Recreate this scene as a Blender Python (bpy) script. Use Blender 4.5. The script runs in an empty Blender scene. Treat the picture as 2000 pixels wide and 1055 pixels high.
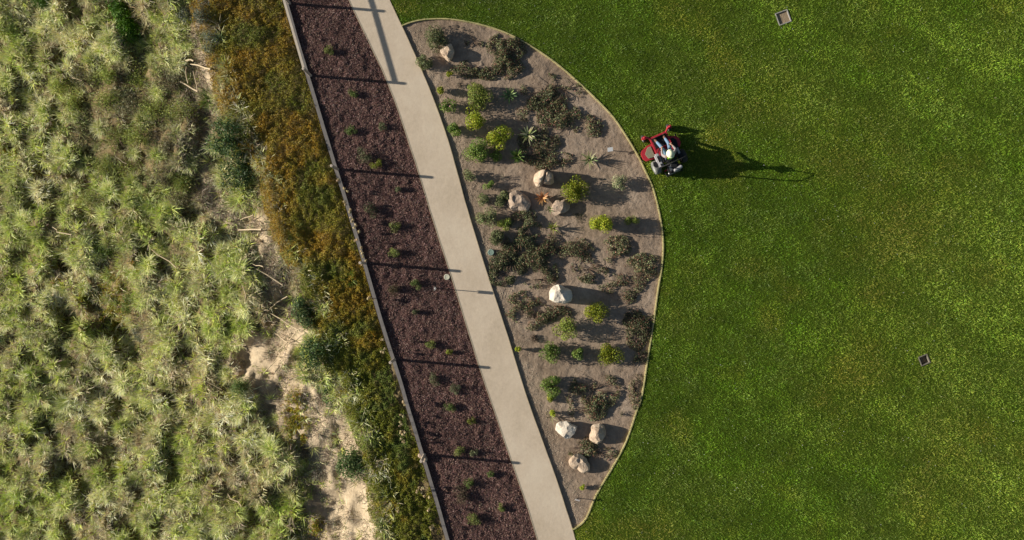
import bpy, bmesh, math, random
import numpy as np
from mathutils import Vector, Matrix
R = math.radians
scn = bpy.context.scene
COL = scn.collection
# ------------------------------------------------------------------ camera, sky, sun
H = 36.0                      # height of the drone above the flat garden
FP = 46.0 * H                 # focal length in photo pixels (photo is 2000 wide)
cam_d = bpy.data.cameras.new('camera'); cam = bpy.data.objects.new('camera', cam_d)
COL.objects.link(cam); scn.camera = cam
cam.location = (0, 0, H); cam.rotation_euler = (0, 0, 0)
cam_d.sensor_width = 36; cam_d.lens = 36 * FP / 2000; cam_d.clip_start = 0.5; cam_d.clip_end = 4000
SUN_EL = R(17.0); SH = Vector((196, -17, 0)).normalized()      # shadows run this way over the ground
SD = Vector((-SH.x * math.cos(SUN_EL), -SH.y * math.cos(SUN_EL), math.sin(SUN_EL)))   # towards the sun
w = bpy.data.worlds.new('World'); scn.world = w; w.use_nodes = True
nt = w.node_tree; nt.nodes.clear()
sky = nt.nodes.new('ShaderNodeTexSky'); sky.sky_type = 'NISHITA'; sky.sun_disc = False
sky.sun_elevation = SUN_EL; sky.sun_rotation = math.atan2(SD.x, SD.y)
bg = nt.nodes.new('ShaderNodeBackground'); bg.inputs['Strength'].default_value = 0.05
wo = nt.nodes.new('ShaderNodeOutputWorld')
nt.links.new(sky.outputs[0], bg.inputs[0]); nt.links.new(bg.outputs[0], wo.inputs[0])
sl = bpy.data.lights.new('sun', 'SUN'); sl.energy = 5.0; sl.angle = R(0.5); sl.color = (1.0, 0.93, 0.82)
so = bpy.data.objects.new('sun', sl); COL.objects.link(so)
so.rotation_euler = SD.to_track_quat('Z', 'Y').to_euler()
scn.view_settings.view_transform = 'Standard'; scn.view_settings.look = 'None'
scn.view_settings.gamma = 1.0; scn.view_settings.exposure = 0.45

# ------------------------------------------------------------------ helpers
def tag(o, label=None, cat=None, group=None, kind=None):
    if label: o['label'] = label
    if cat: o['category'] = cat
    if group: o['group'] = group
    if kind: o['kind'] = kind
    return o
def empty(name, loc, rz=0):
    o = bpy.data.objects.new(name, None); COL.objects.link(o)
    o.location = loc; o.rotation_euler = (0, 0, rz); o.empty_display_size = .2
    return o
def mesh_obj(name, V, F, mat, parent=None, cols=None, smooth=False):
    """V (n,3), F (m,3|4) array or list of tuples"""
    me = bpy.data.meshes.new(name)
    V = np.asarray(V, dtype=np.float32)
    if isinstance(F, np.ndarray):
        m, k = F.shape
        me.vertices.add(len(V)); me.vertices.foreach_set('co', V.ravel())
        me.loops.add(m * k); me.loops.foreach_set('vertex_index', F.astype(np.int32).ravel())
        me.polygons.add(m); me.polygons.foreach_set('loop_start', np.arange(0, m * k, k, dtype=np.int32))
        me.polygons.foreach_set('loop_total', np.full(m, k, dtype=np.int32))
        me.update(calc_edges=True)
    else:
        me.from_pydata([tuple(map(float, v)) for v in V], [], F); me.update()
    if cols is not None:
        a = me.color_attributes.new('Col', 'FLOAT_COLOR', 'POINT')
        c = np.ones((len(V), 4), dtype=np.float32); c[:, :3] = np.clip(cols, 0, 1)
        a.data.foreach_set('color', c.ravel())
    if smooth:
        me.polygons.foreach_set('use_smooth', np.ones(len(me.polygons), dtype=bool))
    me.materials.append(mat)
    o = bpy.data.objects.new(name, me); COL.objects.link(o)
    if parent: o.parent = parent
    return o
def copy_tree(o, parent=None):
    c = o.copy(); COL.objects.link(c); c.parent = parent
    for ch in [x for x in KIDS.get(o.name, [])]: copy_tree(ch, c)
    return c
KIDS = {}
def reg(root):
    def rec(o):
        KIDS[o.name] = list(o.children)
        for c in o.children: rec(c)
    rec(root)

# value noise in numpy
def _h(ix, iy, s):
    n = (ix.astype(np.int64) * 374761393 + iy.astype(np.int64) * 668265263 + s * 1442695041) & 0x7fffffff
    n = (n ^ (n >> 13)) * 1274126177 & 0x7fffffff
    n = (n ^ (n >> 16)) & 0xffff
    return n / 65535.0
def vn(x, y, s=0):
    x = np.asarray(x, float); y = np.asarray(y, float)
    ix = np.floor(x); iy = np.floor(y); fx = x - ix; fy = y - iy
    fx = fx * fx * (3 - 2 * fx); fy = fy * fy * (3 - 2 * fy)
    a = _h(ix, iy, s); b = _h(ix + 1, iy, s); c = _h(ix, iy + 1, s); d = _h(ix + 1, iy + 1, s)
    return (a * (1 - fx) + b * fx) * (1 - fy) + (c * (1 - fx) + d * fx) * fy
def fbm(x, y, s=0, o=4):
    t = 0; a = .5; n = 0
    for i in range(o):
        t = t + a * vn(x * 2 ** i + 17.3 * i, y * 2 ** i - 9.1 * i, s + i); n += a; a *= .5
    return t / n

# photo pixel -> world
def P0(px, py, z=0.0):
    k = (H - z) / FP
    return (px - 1000) * k, -(py - 527.5) * k
def line0(pts): return np.array([P0(*p) for p in pts])
CURB = line0([(505,-180),(540,-60),(560,5),(579,75),(602,148),(624,220),(645,295),(660,338),(675,388),(690,441),(711,509),(729,573),(747,635),(762,683),(771,705),(788,764),(806,825),(824,882),(831,907),(844,949),(859,997),(874,1052),(900,1150),(930,1260)])
PL = line0([(600,-180),(655,-60),(680,0),(706,50),(739,121),(765,175),(789,250),(805,295),(825,361),(848,438),(867,494),(883,543),(903,609),(927,688),(954,771),(979,840),(1003,914),(1022,963),(1050,1055),(1080,1150),(1112,1260)])
PR = line0([(675,-180),(735,-60),(760,0),(784,50),(817,120),(840,177),(852,207),(873,266),(884,303),(907,391),(931,470),(940,498),(960,562),(980,619),(998,678),(1024,763),(1047,830),(1066,878),(1092,951),(1120,1040),(1152,1150),(1185,1260)])
GO = [(785,51),(800,45),(820,40),(839,38),(875,38),(922,45),(970,58),(1017,79),(1078,118),(1126,158),(1173,203),(1204,238),(1240,295),(1258,330),(1277,374),(1290,430),(1295,478),(1292,523),(1285,565),(1277,624),(1266,693),(1254,770),(1244,800),(1224,859),(1201,904),(1165,965),(1144,1013),(1122,1032),(1117,1031)]
def catmull(P, n=6):
    P = np.asarray(P, float); out = []
    for i in range(len(P) - 1):
        p0 = P[max(i-1,0)]; p1 = P[i]; p2 = P[i+1]; p3 = P[min(i+2,len(P)-1)]
        for k in range(n):
            t = k / n
            out.append(.5*((2*p1)+(-p0+p2)*t+(2*p0-5*p1+4*p2-p3)*t*t+(-p0+3*p1-3*p2+p3)*t**3))
    out.append(P[-1]); return np.array(out)
GOW = catmull(line0(GO), 5)
def xat(L, y):
    ys = L[::-1, 1]; xs = L[::-1, 0]
    return np.interp(y, ys, xs)
def xatL(L, y):      # with linear run-on
    y = np.asarray(y, float); x = xat(L, y)
    s0 = (L[1,0]-L[0,0])/(L[1,1]-L[0,1]); s1 = (L[-1,0]-L[-2,0])/(L[-1,1]-L[-2,1])
    x = np.where(y > L[0,1], L[0,0]+s0*(np.minimum(y, 40)-L[0,1]), x)
    x = np.where(y < L[-1,1], L[-1,0]+s1*(np.maximum(y, -40)-L[-1,1]), x)
    return x
def inpoly(x, y, poly):
    x = np.asarray(x); y = np.asarray(y); r = np.zeros(x.shape, bool); n = len(poly); j = n - 1
    for i in range(n):
        xi, yi = poly[i]; xj, yj = poly[j]
        if yi != yj:
            c = ((yi > y) != (yj > y)) & (x < (xj - xi) * (y - yi) / (yj - yi) + xi)
            r ^= c
        j = i
    return r
def distline(x, y, L):
    d = np.full(np.shape(x), 1e9)
    for a, b in zip(L[:-1], L[1:]):
        ab = b - a; l2 = (ab ** 2).sum() + 1e-12
        t = np.clip(((x - a[0]) * ab[0] + (y - a[1]) * ab[1]) / l2, 0, 1)
        d = np.minimum(d, np.hypot(x - a[0] - t * ab[0], y - a[1] - t * ab[1]))
    return d
GPOLY = np.vstack([GOW, PR[(PR[:,1] > GOW[-1,1]) & (PR[:,1] < GOW[0,1])][::-1]])

# the bank falls away to the left of the kerb, towards the sun
ED = line0([(345,-180),(375,-40),(395,40),(420,120),(440,200),(480,280),(520,350),(545,450),(590,540),(630,620),(650,690),(680,780),(712,860),(735,950),(745,1055),(770,1260)])
BAREW = np.array([P0(a, b, -1.2) for a, b in [(392,-90),(396,60),(402,140),(398,250),(398,350),(430,420),(505,440),(545,560),(560,640),(500,705),(545,760),(600,810),(640,870),(655,960),(655,1055),(665,1180)]])
HOLP = [(165,650,.75,.75),(190,690,.5,.6),(40,512,.6,.8),(45,610,.7,.9),(115,780,.6,.6),(22,965,.6,.7),(70,1020,.5,.6),(148,452,.5,.7),(300,950,.5,.5),(265,400,.4,.4),(20,75,.5,.7),(430,985,.4,.5),(60,420,.4,.5),(330,760,.4,.5),(205,860,.4,.5),(400,860,.4,.4),(10,800,.4,.5),(360,560,.35,.4),(350,110,.4,.5)]
HOL = [(*P0(a, b, -2.0), r, d) for a, b, r, d in HOLP]
def T(x, y):
    x = np.asarray(x, float); y = np.asarray(y, float)
    c = xatL(CURB, y); e = xatL(ED, y)
    d1 = np.clip(c - .1 - x, 0, None)                 # over the cover strip
    w1 = np.maximum(c - e, 1.0)
    z = -0.10 * np.clip(d1 / .3, 0, 1) - 0.05 * np.minimum(d1, w1)
    d2 = np.clip(e - x, 0, None)
    steep = .75 * np.minimum(d2, 1.3)
    rest = np.clip(d2 - 1.3, 0, 30)
    z = z - steep - .34 * rest
    k = np.clip(d2 / 1.5, 0, 1)
    z = z + k * ((fbm(x * .45, y * .30, 3, 4) - .5) * 1.5 + (fbm(x * 1.25, y * 1.05, 9, 3) - .5) * .8)
    vg = np.clip((distline(x, y, BAREW) - np.where(y < -6, 1.2, .5)) / .7, 0, 1) * k
    ax_, ay_ = P0(265, 240, -3.2); bx_, by_ = P0(215, 590, -3.2)
    vg = vg * np.clip(((x-ax_)/2.7)**2 + ((y-ay_)/2.7)**2 - .5, 0, 1) * np.clip(((x-bx_)/1.5)**2 + ((y-by_)/2.0)**2 - .5, 0, 1)
    z = z + vg * .50 * np.clip((fbm(x * 1.5, y * 1.3, 205, 3) - .40) * 5, 0, 1)
    for hx, hy, hr, hd in HOL:
        z = z - k * hd * np.exp(-(((x-hx)/hr)**2 + ((y-hy)/(hr*1.25))**2)) + k * .55 * hd * np.exp(-(((x-hx+hr*1.5)/(hr*.9))**2 + ((y-hy)/(hr*1.2))**2))
    k1 = np.clip(d1 / .6, 0, 1) * (1 - k)
    z = z + k1 * (fbm(x * 1.1, y * 1.1, 5, 3) - .5) * .18
    return z
def PT(px, py):
    z = np.zeros(np.shape(px))
    for i in range(12):
        kx = (H - z) / FP; x = (np.asarray(px) - 1000) * kx; y = -(np.asarray(py) - 527.5) * kx
        z = z * .4 + .6 * T(x, y)
    return x, y, z
def topx(x, y, z):
    k = FP / (H - z); return 1000 + x * k, 527.5 - y * k

# ------------------------------------------------------------------ materials
def newmat(name):
    m = bpy.data.materials.new(name); m.use_nodes = True
    n = m.node_tree; b = n.nodes['Principled BSDF']
    b.inputs['Roughness'].default_value = .8
    b.inputs['Specular IOR Level'].default_value = .25
    return m, n, b
def plain(name, c, rough=.6, metal=0, var=.12, scale=14, bump=.0, coat=0):
    m, n, b = newmat(name)
    g = n.nodes.new('ShaderNodeTexCoord')
    nz = n.nodes.new('ShaderNodeTexNoise'); nz.inputs['Scale'].default_value = scale; nz.inputs['Detail'].default_value = 5
    mx = n.nodes.new('ShaderNodeMix'); mx.data_type = 'RGBA'
    n.links.new(g.outputs['Object'], nz.inputs['Vector']); n.links.new(nz.outputs['Fac'], mx.inputs['Factor'])
    mx.inputs['A'].default_value = (*[x * (1 - var * 1.6) for x in c], 1); mx.inputs['B'].default_value = (*[min(1, x * (1 + var * 1.6)) for x in c], 1)
    n.links.new(mx.outputs['Result'], b.inputs['Base Color'])
    b.inputs['Roughness'].default_value = rough; b.inputs['Metallic'].default_value = metal
    b.inputs['Coat Weight'].default_value = coat
    if bump:
        bp = n.nodes.new('ShaderNodeBump'); bp.inputs['Strength'].default_value = bump; bp.inputs['Distance'].default_value = .02
        n.links.new(nz.outputs['Fac'], bp.inputs['Height']); n.links.new(bp.outputs['Normal'], b.inputs['Normal'])
    return m
def soilmat(name, stops, s1, s2, bumps, w1=.5, rough=.95):
    """colour ramp over two noises, bump of several scales (scale, distance)"""
    m, n, b = newmat(name); L = n.links.new
    g = n.nodes.new('ShaderNodeNewGeometry')
    a = n.nodes.new('ShaderNodeTexNoise'); a.inputs['Scale'].default_value = s1; a.inputs['Detail'].default_value = 6; a.inputs['Roughness'].default_value = .6
    c = n.nodes.new('ShaderNodeTexNoise'); c.inputs['Scale'].default_value = s2; c.inputs['Detail'].default_value = 6; c.inputs['Roughness'].default_value = .7
    L(g.outputs['Position'], a.inputs['Vector']); L(g.outputs['Position'], c.inputs['Vector'])
    mx = n.nodes.new('ShaderNodeMix'); mx.inputs['Factor'].default_value = w1
    L(a.outputs['Fac'], mx.inputs['A']); L(c.outputs['Fac'], mx.inputs['B'])
    r = n.nodes.new('ShaderNodeValToRGB'); e = r.color_ramp.elements
    while len(e) < len(stops): e.new(.5)
    for q, (p, cc) in zip(e, stops): q.position = p; q.color = (*cc, 1)
    L(mx.outputs['Result'], r.inputs['Fac']); L(r.outputs['Color'], b.inputs['Base Color'])
    prev = None
    for sc, dist in bumps:
        t = n.nodes.new('ShaderNodeTexNoise'); t.inputs['Scale'].default_value = sc; t.inputs['Detail'].default_value = 5; t.inputs['Roughness'].default_value = .65
        L(g.outputs['Position'], t.inputs['Vector'])
        bp = n.nodes.new('ShaderNodeBump'); bp.inputs['Strength'].default_value = 1; bp.inputs['Distance'].default_value = dist
        L(t.outputs['Fac'], bp.inputs['Height'])
        if prev: L(prev.outputs['Normal'], bp.inputs['Normal'])
        prev = bp
    if prev: L(prev.outputs['Normal'], b.inputs['Normal'])
    b.inputs['Roughness'].default_value = rough; b.inputs['Specular IOR Level'].default_value = .1
    return m
def leafmat(name, rnd=.25, trans=.25, gain=1.0):
    m, n, b = newmat(name); L = n.links.new
    at = n.nodes.new('ShaderNodeAttribute'); at.attribute_name = 'Col'
    oi = n.nodes.new('ShaderNodeObjectInfo')
    hs = n.nodes.new('ShaderNodeHueSaturation')
    mr = n.nodes.new('ShaderNodeMapRange'); mr.inputs['To Min'].default_value = gain * (1 - rnd); mr.inputs['To Max'].default_value = gain * (1 + rnd)
    L(oi.outputs['Random'], mr.inputs['Value']); L(mr.outputs['Result'], hs.inputs['Value']); L(at.outputs['Color'], hs.inputs['Color'])
    L(hs.outputs['Color'], b.inputs['Base Color'])
    b.inputs['Roughness'].default_value = .55; b.inputs['Specular IOR Level'].default_value = .3
    tr = n.nodes.new('ShaderNodeBsdfTranslucent'); L(hs.outputs['Color'], tr.inputs['Color'])
    mx = n.nodes.new('ShaderNodeMixShader'); mx.inputs[0].default_value = trans
    L(b.outputs[0], mx.inputs[1]); L(tr.outputs[0], mx.inputs[2]); L(mx.outputs[0], n.nodes['Material Output'].inputs['Surface'])
    return m
M = {}
M['bank'] = soilmat('bank_soil', [(.33,(.24,.18,.125)),(.47,(.42,.33,.22)),(.62,(.62,.50,.34))], .5, 5, [(1.5,.10),(9,.03),(40,.01)], .4)
M['garden'] = soilmat('garden_soil', [(.34,(.20,.145,.10)),(.5,(.335,.25,.18)),(.64,(.45,.35,.26))], .45, 5, [(2.5,.05),(9,.016),(45,.005)], .45)
M['mulchbase'] = soilmat('mulch_base', [(.3,(.07,.038,.034)),(.7,(.14,.08,.068))], 3, 30, [(8,.03),(30,.02)], .6)
M['path'] = soilmat('path_sand', [(.32,(.57,.46,.33)),(.5,(.69,.565,.42)),(.68,(.78,.66,.50))], .45, 9, [(3,.008),(60,.003)], .35)
M['lawnbase'] = soilmat('lawn_base', [(.3,(.05,.085,.005)),(.7,(.08,.12,.01))], 1, 12, [(12,.03)], .5)
M['leaf'] = leafmat('foliage'); M['blade'] = leafmat('blades', .2, .15, 1.04); M['turf'] = leafmat('turf', 0, .2)
M['stalk'] = plain('dry_stalk', (.55,.44,.29), .8, var=.25)
M['twig'] = plain('twig', (.16,.11,.075), .9, var=.3)
M['concrete'] = plain('concrete', (.215,.195,.18), .9, var=.18, scale=6, bump=.5)
M['wood'] = plain('weathered_wood', (.50,.42,.34), .8, var=.2, scale=9, bump=.5)
M['edge'] = plain('edging', (.50,.44,.20), .8, var=.2, scale=5)
M['board'] = plain('board', (.46,.38,.26), .8, var=.2, scale=5)

# ------------------------------------------------------------------ setting
def axis(lo, hi, step, far, g=1.35):
    a = list(np.arange(lo, hi + 1e-6, step)); s = step; v = a[-1]
    while v < far: s *= g; v += s; a.append(v)
    s = step; v = a[0]
    while v > -far: s *= g; v -= s; a.insert(0, v)
    return np.array(a)
def gridmesh(name, xs, ys, zf, mat, keep=None, colf=None):
    X, Y = np.meshgrid(xs, ys); Z = zf(X, Y); nx, ny = len(xs), len(ys)
    V = np.stack([X, Y, Z], -1).reshape(-1, 3)
    i = np.arange(nx - 1)[None] + np.arange(ny - 1)[:, None] * nx
    F = np.stack([i, i + 1, i + nx + 1, i + nx], -1).reshape(-1, 4)
    if keep is not None:
        c = V[F].mean(1); F = F[keep(c[:, 0], c[:, 1])]
        u, inv = np.unique(F, return_inverse=True); V = V[u]; F = inv.reshape(F.shape)
    return mesh_obj(name, V, F, mat, smooth=True, cols=colf(V) if colf else None)
def zground(X, Y):
    z = T(X, Y)
    return z - .18 * np.clip((X - xatL(CURB, Y) + .05) / .1, 0, 1)
BARE = np.array([(392,-60),(396,60),(402,140),(398,250),(398,350),(430,420),(505,440),(545,560),(560,640),(500,705),(545,760),(610,810),(655,870),(668,960),(672,1055),(680,1150)], float)
def bankcol(V):
    px, py = topx(V[:,0], V[:,1], V[:,2]); px = np.clip(px, -3000, 3000); py = np.clip(py, -3000, 3000)
    d = distline(px, py, BARE) + 34 * (fbm(px*.02, py*.02, 151, 3) - .5); wd = np.where(py > 640, 72 + np.clip((py - 800) / 8, 0, 16), 27)
    b = np.clip((wd - d) / 22, 0, 1)[:, None]
    return np.array((.42,.40,.30))[None] * (1 - b) + np.array((1.0,1.0,1.0))[None] * b
gmesh = gridmesh('ground', axis(-30, 2, .11, 1800), axis(-15, 15, .11, 1800), zground, M['bank'], colf=bankcol)
tag(gmesh, kind='structure')
n_ = M['bank'].node_tree; b_ = n_.nodes['Principled BSDF']; src = b_.inputs['Base Color'].links[0].from_socket
at_ = n_.nodes.new('ShaderNodeAttribute'); at_.attribute_name = 'Col'; mu_ = n_.nodes.new('ShaderNodeMix'); mu_.data_type = 'RGBA'; mu_.blend_type = 'MULTIPLY'; mu_.inputs['Factor'].default_value = 1
n_.links.new(src, mu_.inputs['A']); n_.links.new(at_.outputs['Color'], mu_.inputs['B']); n_.links.new(mu_.outputs['Result'], b_.inputs['Base Color'])
gm = line0([(1,1)])  # noqa
def zgard(X, Y): return (fbm(X * .8, Y * .8, 21, 3) - .5) * .05 + (fbm(X * 4.5, Y * 4.5, 23, 3) - .5) * .035
mid = (PL + PL) / 2
def pmid(y): return (xatL(PL, y) + xatL(PR, y)) / 2
tag(gridmesh('garden_soil', np.arange(-5.6, 7.2, .05), np.arange(-11.8, 11.4, .05), zgard, M['garden'],
    keep=lambda x, y: (x > pmid(y)) ), kind='structure')
def zmul(X, Y): return .005 + (fbm(X * 1.0, Y * 1.0, 31, 3) - .5) * .06 + (fbm(X * 4.2, Y * 4.2, 33, 3) - .5) * .095
tag(gridmesh('mulch_bed', np.arange(-12, 3.4, .05), np.arange(-15, 15, .05), zmul, M['mulchbase'],
    keep=lambda x, y: (x < pmid(y)) & (x > xatL(CURB, y))), kind='structure')
def slab(name, outline, z0, z1, mat):
    bm = bmesh.new(); top = [bm.verts.new((x, y, z1)) for x, y in outline]; bot = [bm.verts.new((x, y, z0)) for x, y in outline]
    f = bm.faces.new(top); bm.faces.new(bot[::-1])
    n = len(top)
    for i in range(n): bm.faces.new((top[i], bot[i], bot[(i+1) % n], top[(i+1) % n]))
    bmesh.ops.recalc_face_normals(bm, faces=bm.faces); bmesh.ops.triangulate(bm, faces=bm.faces)
    me = bpy.data.meshes.new(name); bm.to_mesh(me); bm.free(); me.materials.append(mat)
    o = bpy.data.objects.new(name, me); COL.objects.link(o); return o
def dense(L, wob=0.0, seed=0):
    ys = np.arange(L[0,1], L[-1,1], -.12); xs = np.interp(ys, L[::-1,1], L[::-1,0])
    xp = np.concatenate([xs[0] - (xs[10:0:-1] - xs[0]), xs, xs[-1] + (xs[-1] - xs[-2:-12:-1])]); xs = np.convolve(xp, np.ones(21) / 21, 'valid')
    xs = xs + (fbm(ys * 1.3, ys * 0 + seed, seed, 3) - .5) * wob
    return np.stack([xs, ys], -1)
PLd = dense(PL, .03, 3); PRd = dense(PR, .02, 5)
tag(slab('path', np.vstack([PLd, PRd[::-1]]), -.15, .062, M['path']), kind='structure')
PRt = PRd[PRd[:,1] > GOW[0,1] + .05]; PRb = PRd[PRd[:,1] < GOW[-1,1] - .05]
lawn_out = np.vstack([PRt, GOW, PRb, [[6, -16], [6,-1500],[1500,-1500],[1500,1500],[-5,1500],[-8,16]]])
lawn_out[len(PRt)+len(GOW):len(PRt)+len(GOW)+len(PRb)] += 0
tag(slab('lawn', lawn_out, -.12, .045, M['lawnbase']), kind='structure')

def ribbon(name, L, w, z0, z1, mat, offs=0.0, parent=None):
    L = np.asarray(L, float); t = np.gradient(L, axis=0); t /= np.linalg.norm(t, axis=1)[:, None] + 1e-9
    nrm = np.stack([-t[:,1], t[:,0]], -1)
    a = L + nrm * (offs - w/2); b = L + nrm * (offs + w/2); n = len(L); V = []
    z0 = np.broadcast_to(z0, (n,)); z1 = np.broadcast_to(z1, (n,))
    for i in range(n):
        V += [(*a[i], z0[i]), (*a[i], z1[i]), (*b[i], z1[i]), (*b[i], z0[i])]
    F = []
    for i in range(n - 1):
        p, q = 4*i, 4*i + 4
        for k in range(4): F.append((p + k, q + k, q + (k+1) % 4, p + (k+1) % 4))
    F += [(0,1,2,3), (4*n-1,4*n-2,4*n-3,4*n-4)]
    return mesh_obj(name, V, F, mat, parent)
Cd = dense(CURB, .02, 7)
zc = .095 + (fbm(Cd[:,1]*.8, Cd[:,1]*0, 4, 2) - .5) * .03
tag(ribbon('kerb', Cd, .15, -.4, zc, M['concrete']), 'long grey concrete kerb between the orange ground cover and the dark mulch bed', 'kerb')
tag(ribbon('lawn_edging', GOW, .05, -.1, .075 + (fbm(GOW[:,0]*2, GOW[:,1]*2, 4, 2)-.5)*.02, M['edge']), 'thin pale yellow edging strip curving along the lawn side of the planted bed', 'edging')
tag(ribbon('edging_board', PLd, .035, -.1, .068, M['board'], offs=0.0), 'thin light timber edging board between the mulch bed and the sandy path', 'edging')
tag(ribbon('edging_board', PRd[(PRd[:,1] < 11.2) & (PRd[:,1] > -11.3)], .03, -.1, .068, M['board']), 'thin timber edging board between the sandy path and the planted bed', 'edging')

# ------------------------------------------------------------------ blades and leaves
def blades(rng, base, az, length, lean, curve, width, col0, col1, k=3, twist=.0):
    n = len(base); t = np.linspace(0, 1, k + 1)
    th = lean[:, None] + curve[:, None] * t[None]
    ds = length[:, None] / k
    hx = np.concatenate([np.zeros((n,1)), np.cumsum(np.sin((th[:,1:]+th[:,:-1])/2) * ds, 1)], 1)
    hz = np.concatenate([np.zeros((n,1)), np.cumsum(np.cos((th[:,1:]+th[:,:-1])/2) * ds, 1)], 1)
    ca, sa = np.cos(az)[:, None], np.sin(az)[:, None]
    c = np.stack([base[:,0,None] + hx*ca, base[:,1,None] + hx*sa, base[:,2,None] + hz], -1)
    tw = az + math.pi/2 + twist * (rng.random(n) - .5)
    wd = (width[:, None] * (1 - .92 * t[None] ** 1.6)) / 2
    sx, sy = np.cos(tw)[:, None] * wd, np.sin(tw)[:, None] * wd
    side = np.stack([sx, sy, np.zeros_like(sx)], -1)
    V = np.stack([c - side, c + side], 2).reshape(n, -1, 3)       # (n,(k+1)*2,3)
    m = (k + 1) * 2
    cl = col0[:, None, :] * (1 - t[None, :, None]) + col1[:, None, :] * t[None, :, None]
    cl = np.repeat(cl, 2, axis=1)
    q = np.array([[2*i, 2*i+1, 2*i+3, 2*i+2] for i in range(k)])
    F = (np.arange(n)[:, None, None] * m + q[None]).reshape(-1, 4)
    return V.reshape(-1, 3), F, cl.reshape(-1, 3)
def leaves(rng, c, nrm, size, col, asp=.55):
    """one rhomb per leaf, lying across nrm"""
    n = len(c); r = rng.normal(size=(n, 3)); a = np.cross(nrm, r); a /= np.linalg.norm(a, axis=1)[:, None] + 1e-9
    b = np.cross(nrm, a); b /= np.linalg.norm(b, axis=1)[:, None] + 1e-9
    s = size[:, None]
    dz = nrm * s * .18
    V = np.stack([c - a*s, c + b*s*asp + dz, c + a*s, c - b*s*asp + dz], 1).reshape(-1, 3)
    F = np.arange(4 * n).reshape(-1, 4)
    return V, F, np.repeat(col, 4, 0)
def unit(v): return v / (np.linalg.norm(v, axis=-1, keepdims=True) + 1e-9)
def cat(parts):
    V, F, C, o = [], [], [], 0
    for v, f, c in parts: V.append(v); F.append(f + o); C.append(c); o += len(v)
    return np.vstack(V), np.vstack(F), np.vstack(C)
def mixc(a, b, t): a = np.array(a); b = np.array(b); return a[None] * (1 - t[:, None]) + b[None] * t[:, None]
def jit(rng, c, v=.25):
    n = len(c); return c * (1 + v * (rng.random((n, 1)) * 2 - 1)) * (1 + .08 * rng.normal(size=(n, 3)))

# lawn: one mesh of short mown blades
rng = np.random.default_rng(5)
N = 680000
x = rng.uniform(-6.5, 24.5, N); y = rng.uniform(-14, 14, N)
ins = inpoly(x, y, GPOLY); dgi = np.full(N, 9.); dgi[ins] = distline(x[ins], y[ins], GOW[::2])
keep = (x > xatL(PR, y) + .03) & (~ins | ((dgi < .045) & (rng.random(N) < .45)))
BOX = [(1529, 35, .56, 20), (1804, 703, .42, 22)]
for bx_, by_, s_, a_ in BOX:
    cx, cy = P0(bx_, by_); ca, sa = math.cos(R(a_)), math.sin(R(a_))
    u = (x - cx) * ca + (y - cy) * sa; v = -(x - cx) * sa + (y - cy) * ca
    keep &= ~((abs(u) < s_/2) & (abs(v) < s_/2))
x = x[keep]; y = y[keep]; ins = ins[keep]; n = len(x)
dg = distline(x, y, GOW[::4])
hmod = .45 + .85 * fbm(x * 3.2, y * 3.2, 41, 3)
L = (.045 + .05 * rng.random(n)) * hmod * 1.25
big = fbm(x * .16 + 3, y * .16, 51, 3); medn = fbm(x * .9, y * .9, 53, 3); fine = fbm(x * 5, y * 5, 57, 2)
dry = np.clip(.35 + (big - .50) * 2.4 + (medn - .5) * 1.5 + (x - 11) * .03, 0, 1)  # dry patches; the rise along x paints in the lawn's light falloff
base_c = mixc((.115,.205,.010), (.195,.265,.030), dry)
mot = fbm(x * 1.9, y * 1.9, 63, 3); m2 = fbm(x * .33 + 7, y * .33, 67, 3)
base_c = base_c * (1 + .55 * (mot - .5) + .8 * (m2 - .5) + .021 * (x - 11))[:, None]  # brighter to the right: vignette and slope shading painted into the grass colour
pale = np.clip((fbm(x * 1.3, y * 1.3, 69, 3) - .55) * 4, 0, 1)[:, None]; base_c = base_c * (1 - .25 * pale) + np.array((.25,.30,.08))[None] * .25 * pale
yel = .55 * np.clip((fbm(x * .45, y * .45, 61, 3) - .60) * 5, 0, 1)
base_c = base_c * (1 - yel[:, None]) + np.array((.27,.24,.03))[None] * yel[:, None]
base_c = base_c * (0.58 + .84 * fine)[:, None] * (.74 + .52 * fbm(x * 2.8, y * 2.8, 59, 2))[:, None]
stripe = 1 + .22 * np.sin(dg * 2 * math.pi / 1.45 + (medn - .5) * 2.5) * np.clip(1.0 - dg / 5, 0, 1) + .15 * np.clip(2 * np.sin((x * .53 + y * .85) * 2 * math.pi / 2.9 + (big - .5) * 4), -1, 1) * np.clip(dg / 4, 0, 1)
base_c = base_c * stripe[:, None]
rp = rng.random(n) < .003
base_c[rp] = np.array((.36,.40,.16))
for (a, b, r_, k_) in [(1755,430,2.2,.8),(1500,180,1.6,.5),(1690,720,2.4,.5),(1340,600,1.2,.4),(1640,300,2.0,.5),(1850,900,2.0,.5)]:
    ax_, ay_ = P0(a, b); wq = (k_ * np.exp(-((x-ax_)**2 + (y-ay_)**2) / r_**2) * np.clip(medn * 2.2, 0, 1.2))[:, None]; base_c = base_c * (1 - wq * .7) + np.array((.30,.26,.04))[None] * wq * .7
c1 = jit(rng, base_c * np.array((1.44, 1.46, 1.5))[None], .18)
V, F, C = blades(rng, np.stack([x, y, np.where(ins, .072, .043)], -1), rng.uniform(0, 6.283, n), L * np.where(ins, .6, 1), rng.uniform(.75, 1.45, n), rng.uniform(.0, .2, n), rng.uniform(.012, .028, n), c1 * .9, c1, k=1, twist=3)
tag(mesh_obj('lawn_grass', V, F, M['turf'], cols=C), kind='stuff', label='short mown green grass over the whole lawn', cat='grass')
nf = 420
fx = rng.uniform(-3, 23, nf * 3); fy = rng.uniform(-12.5, 12.5, nf * 3)
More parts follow.
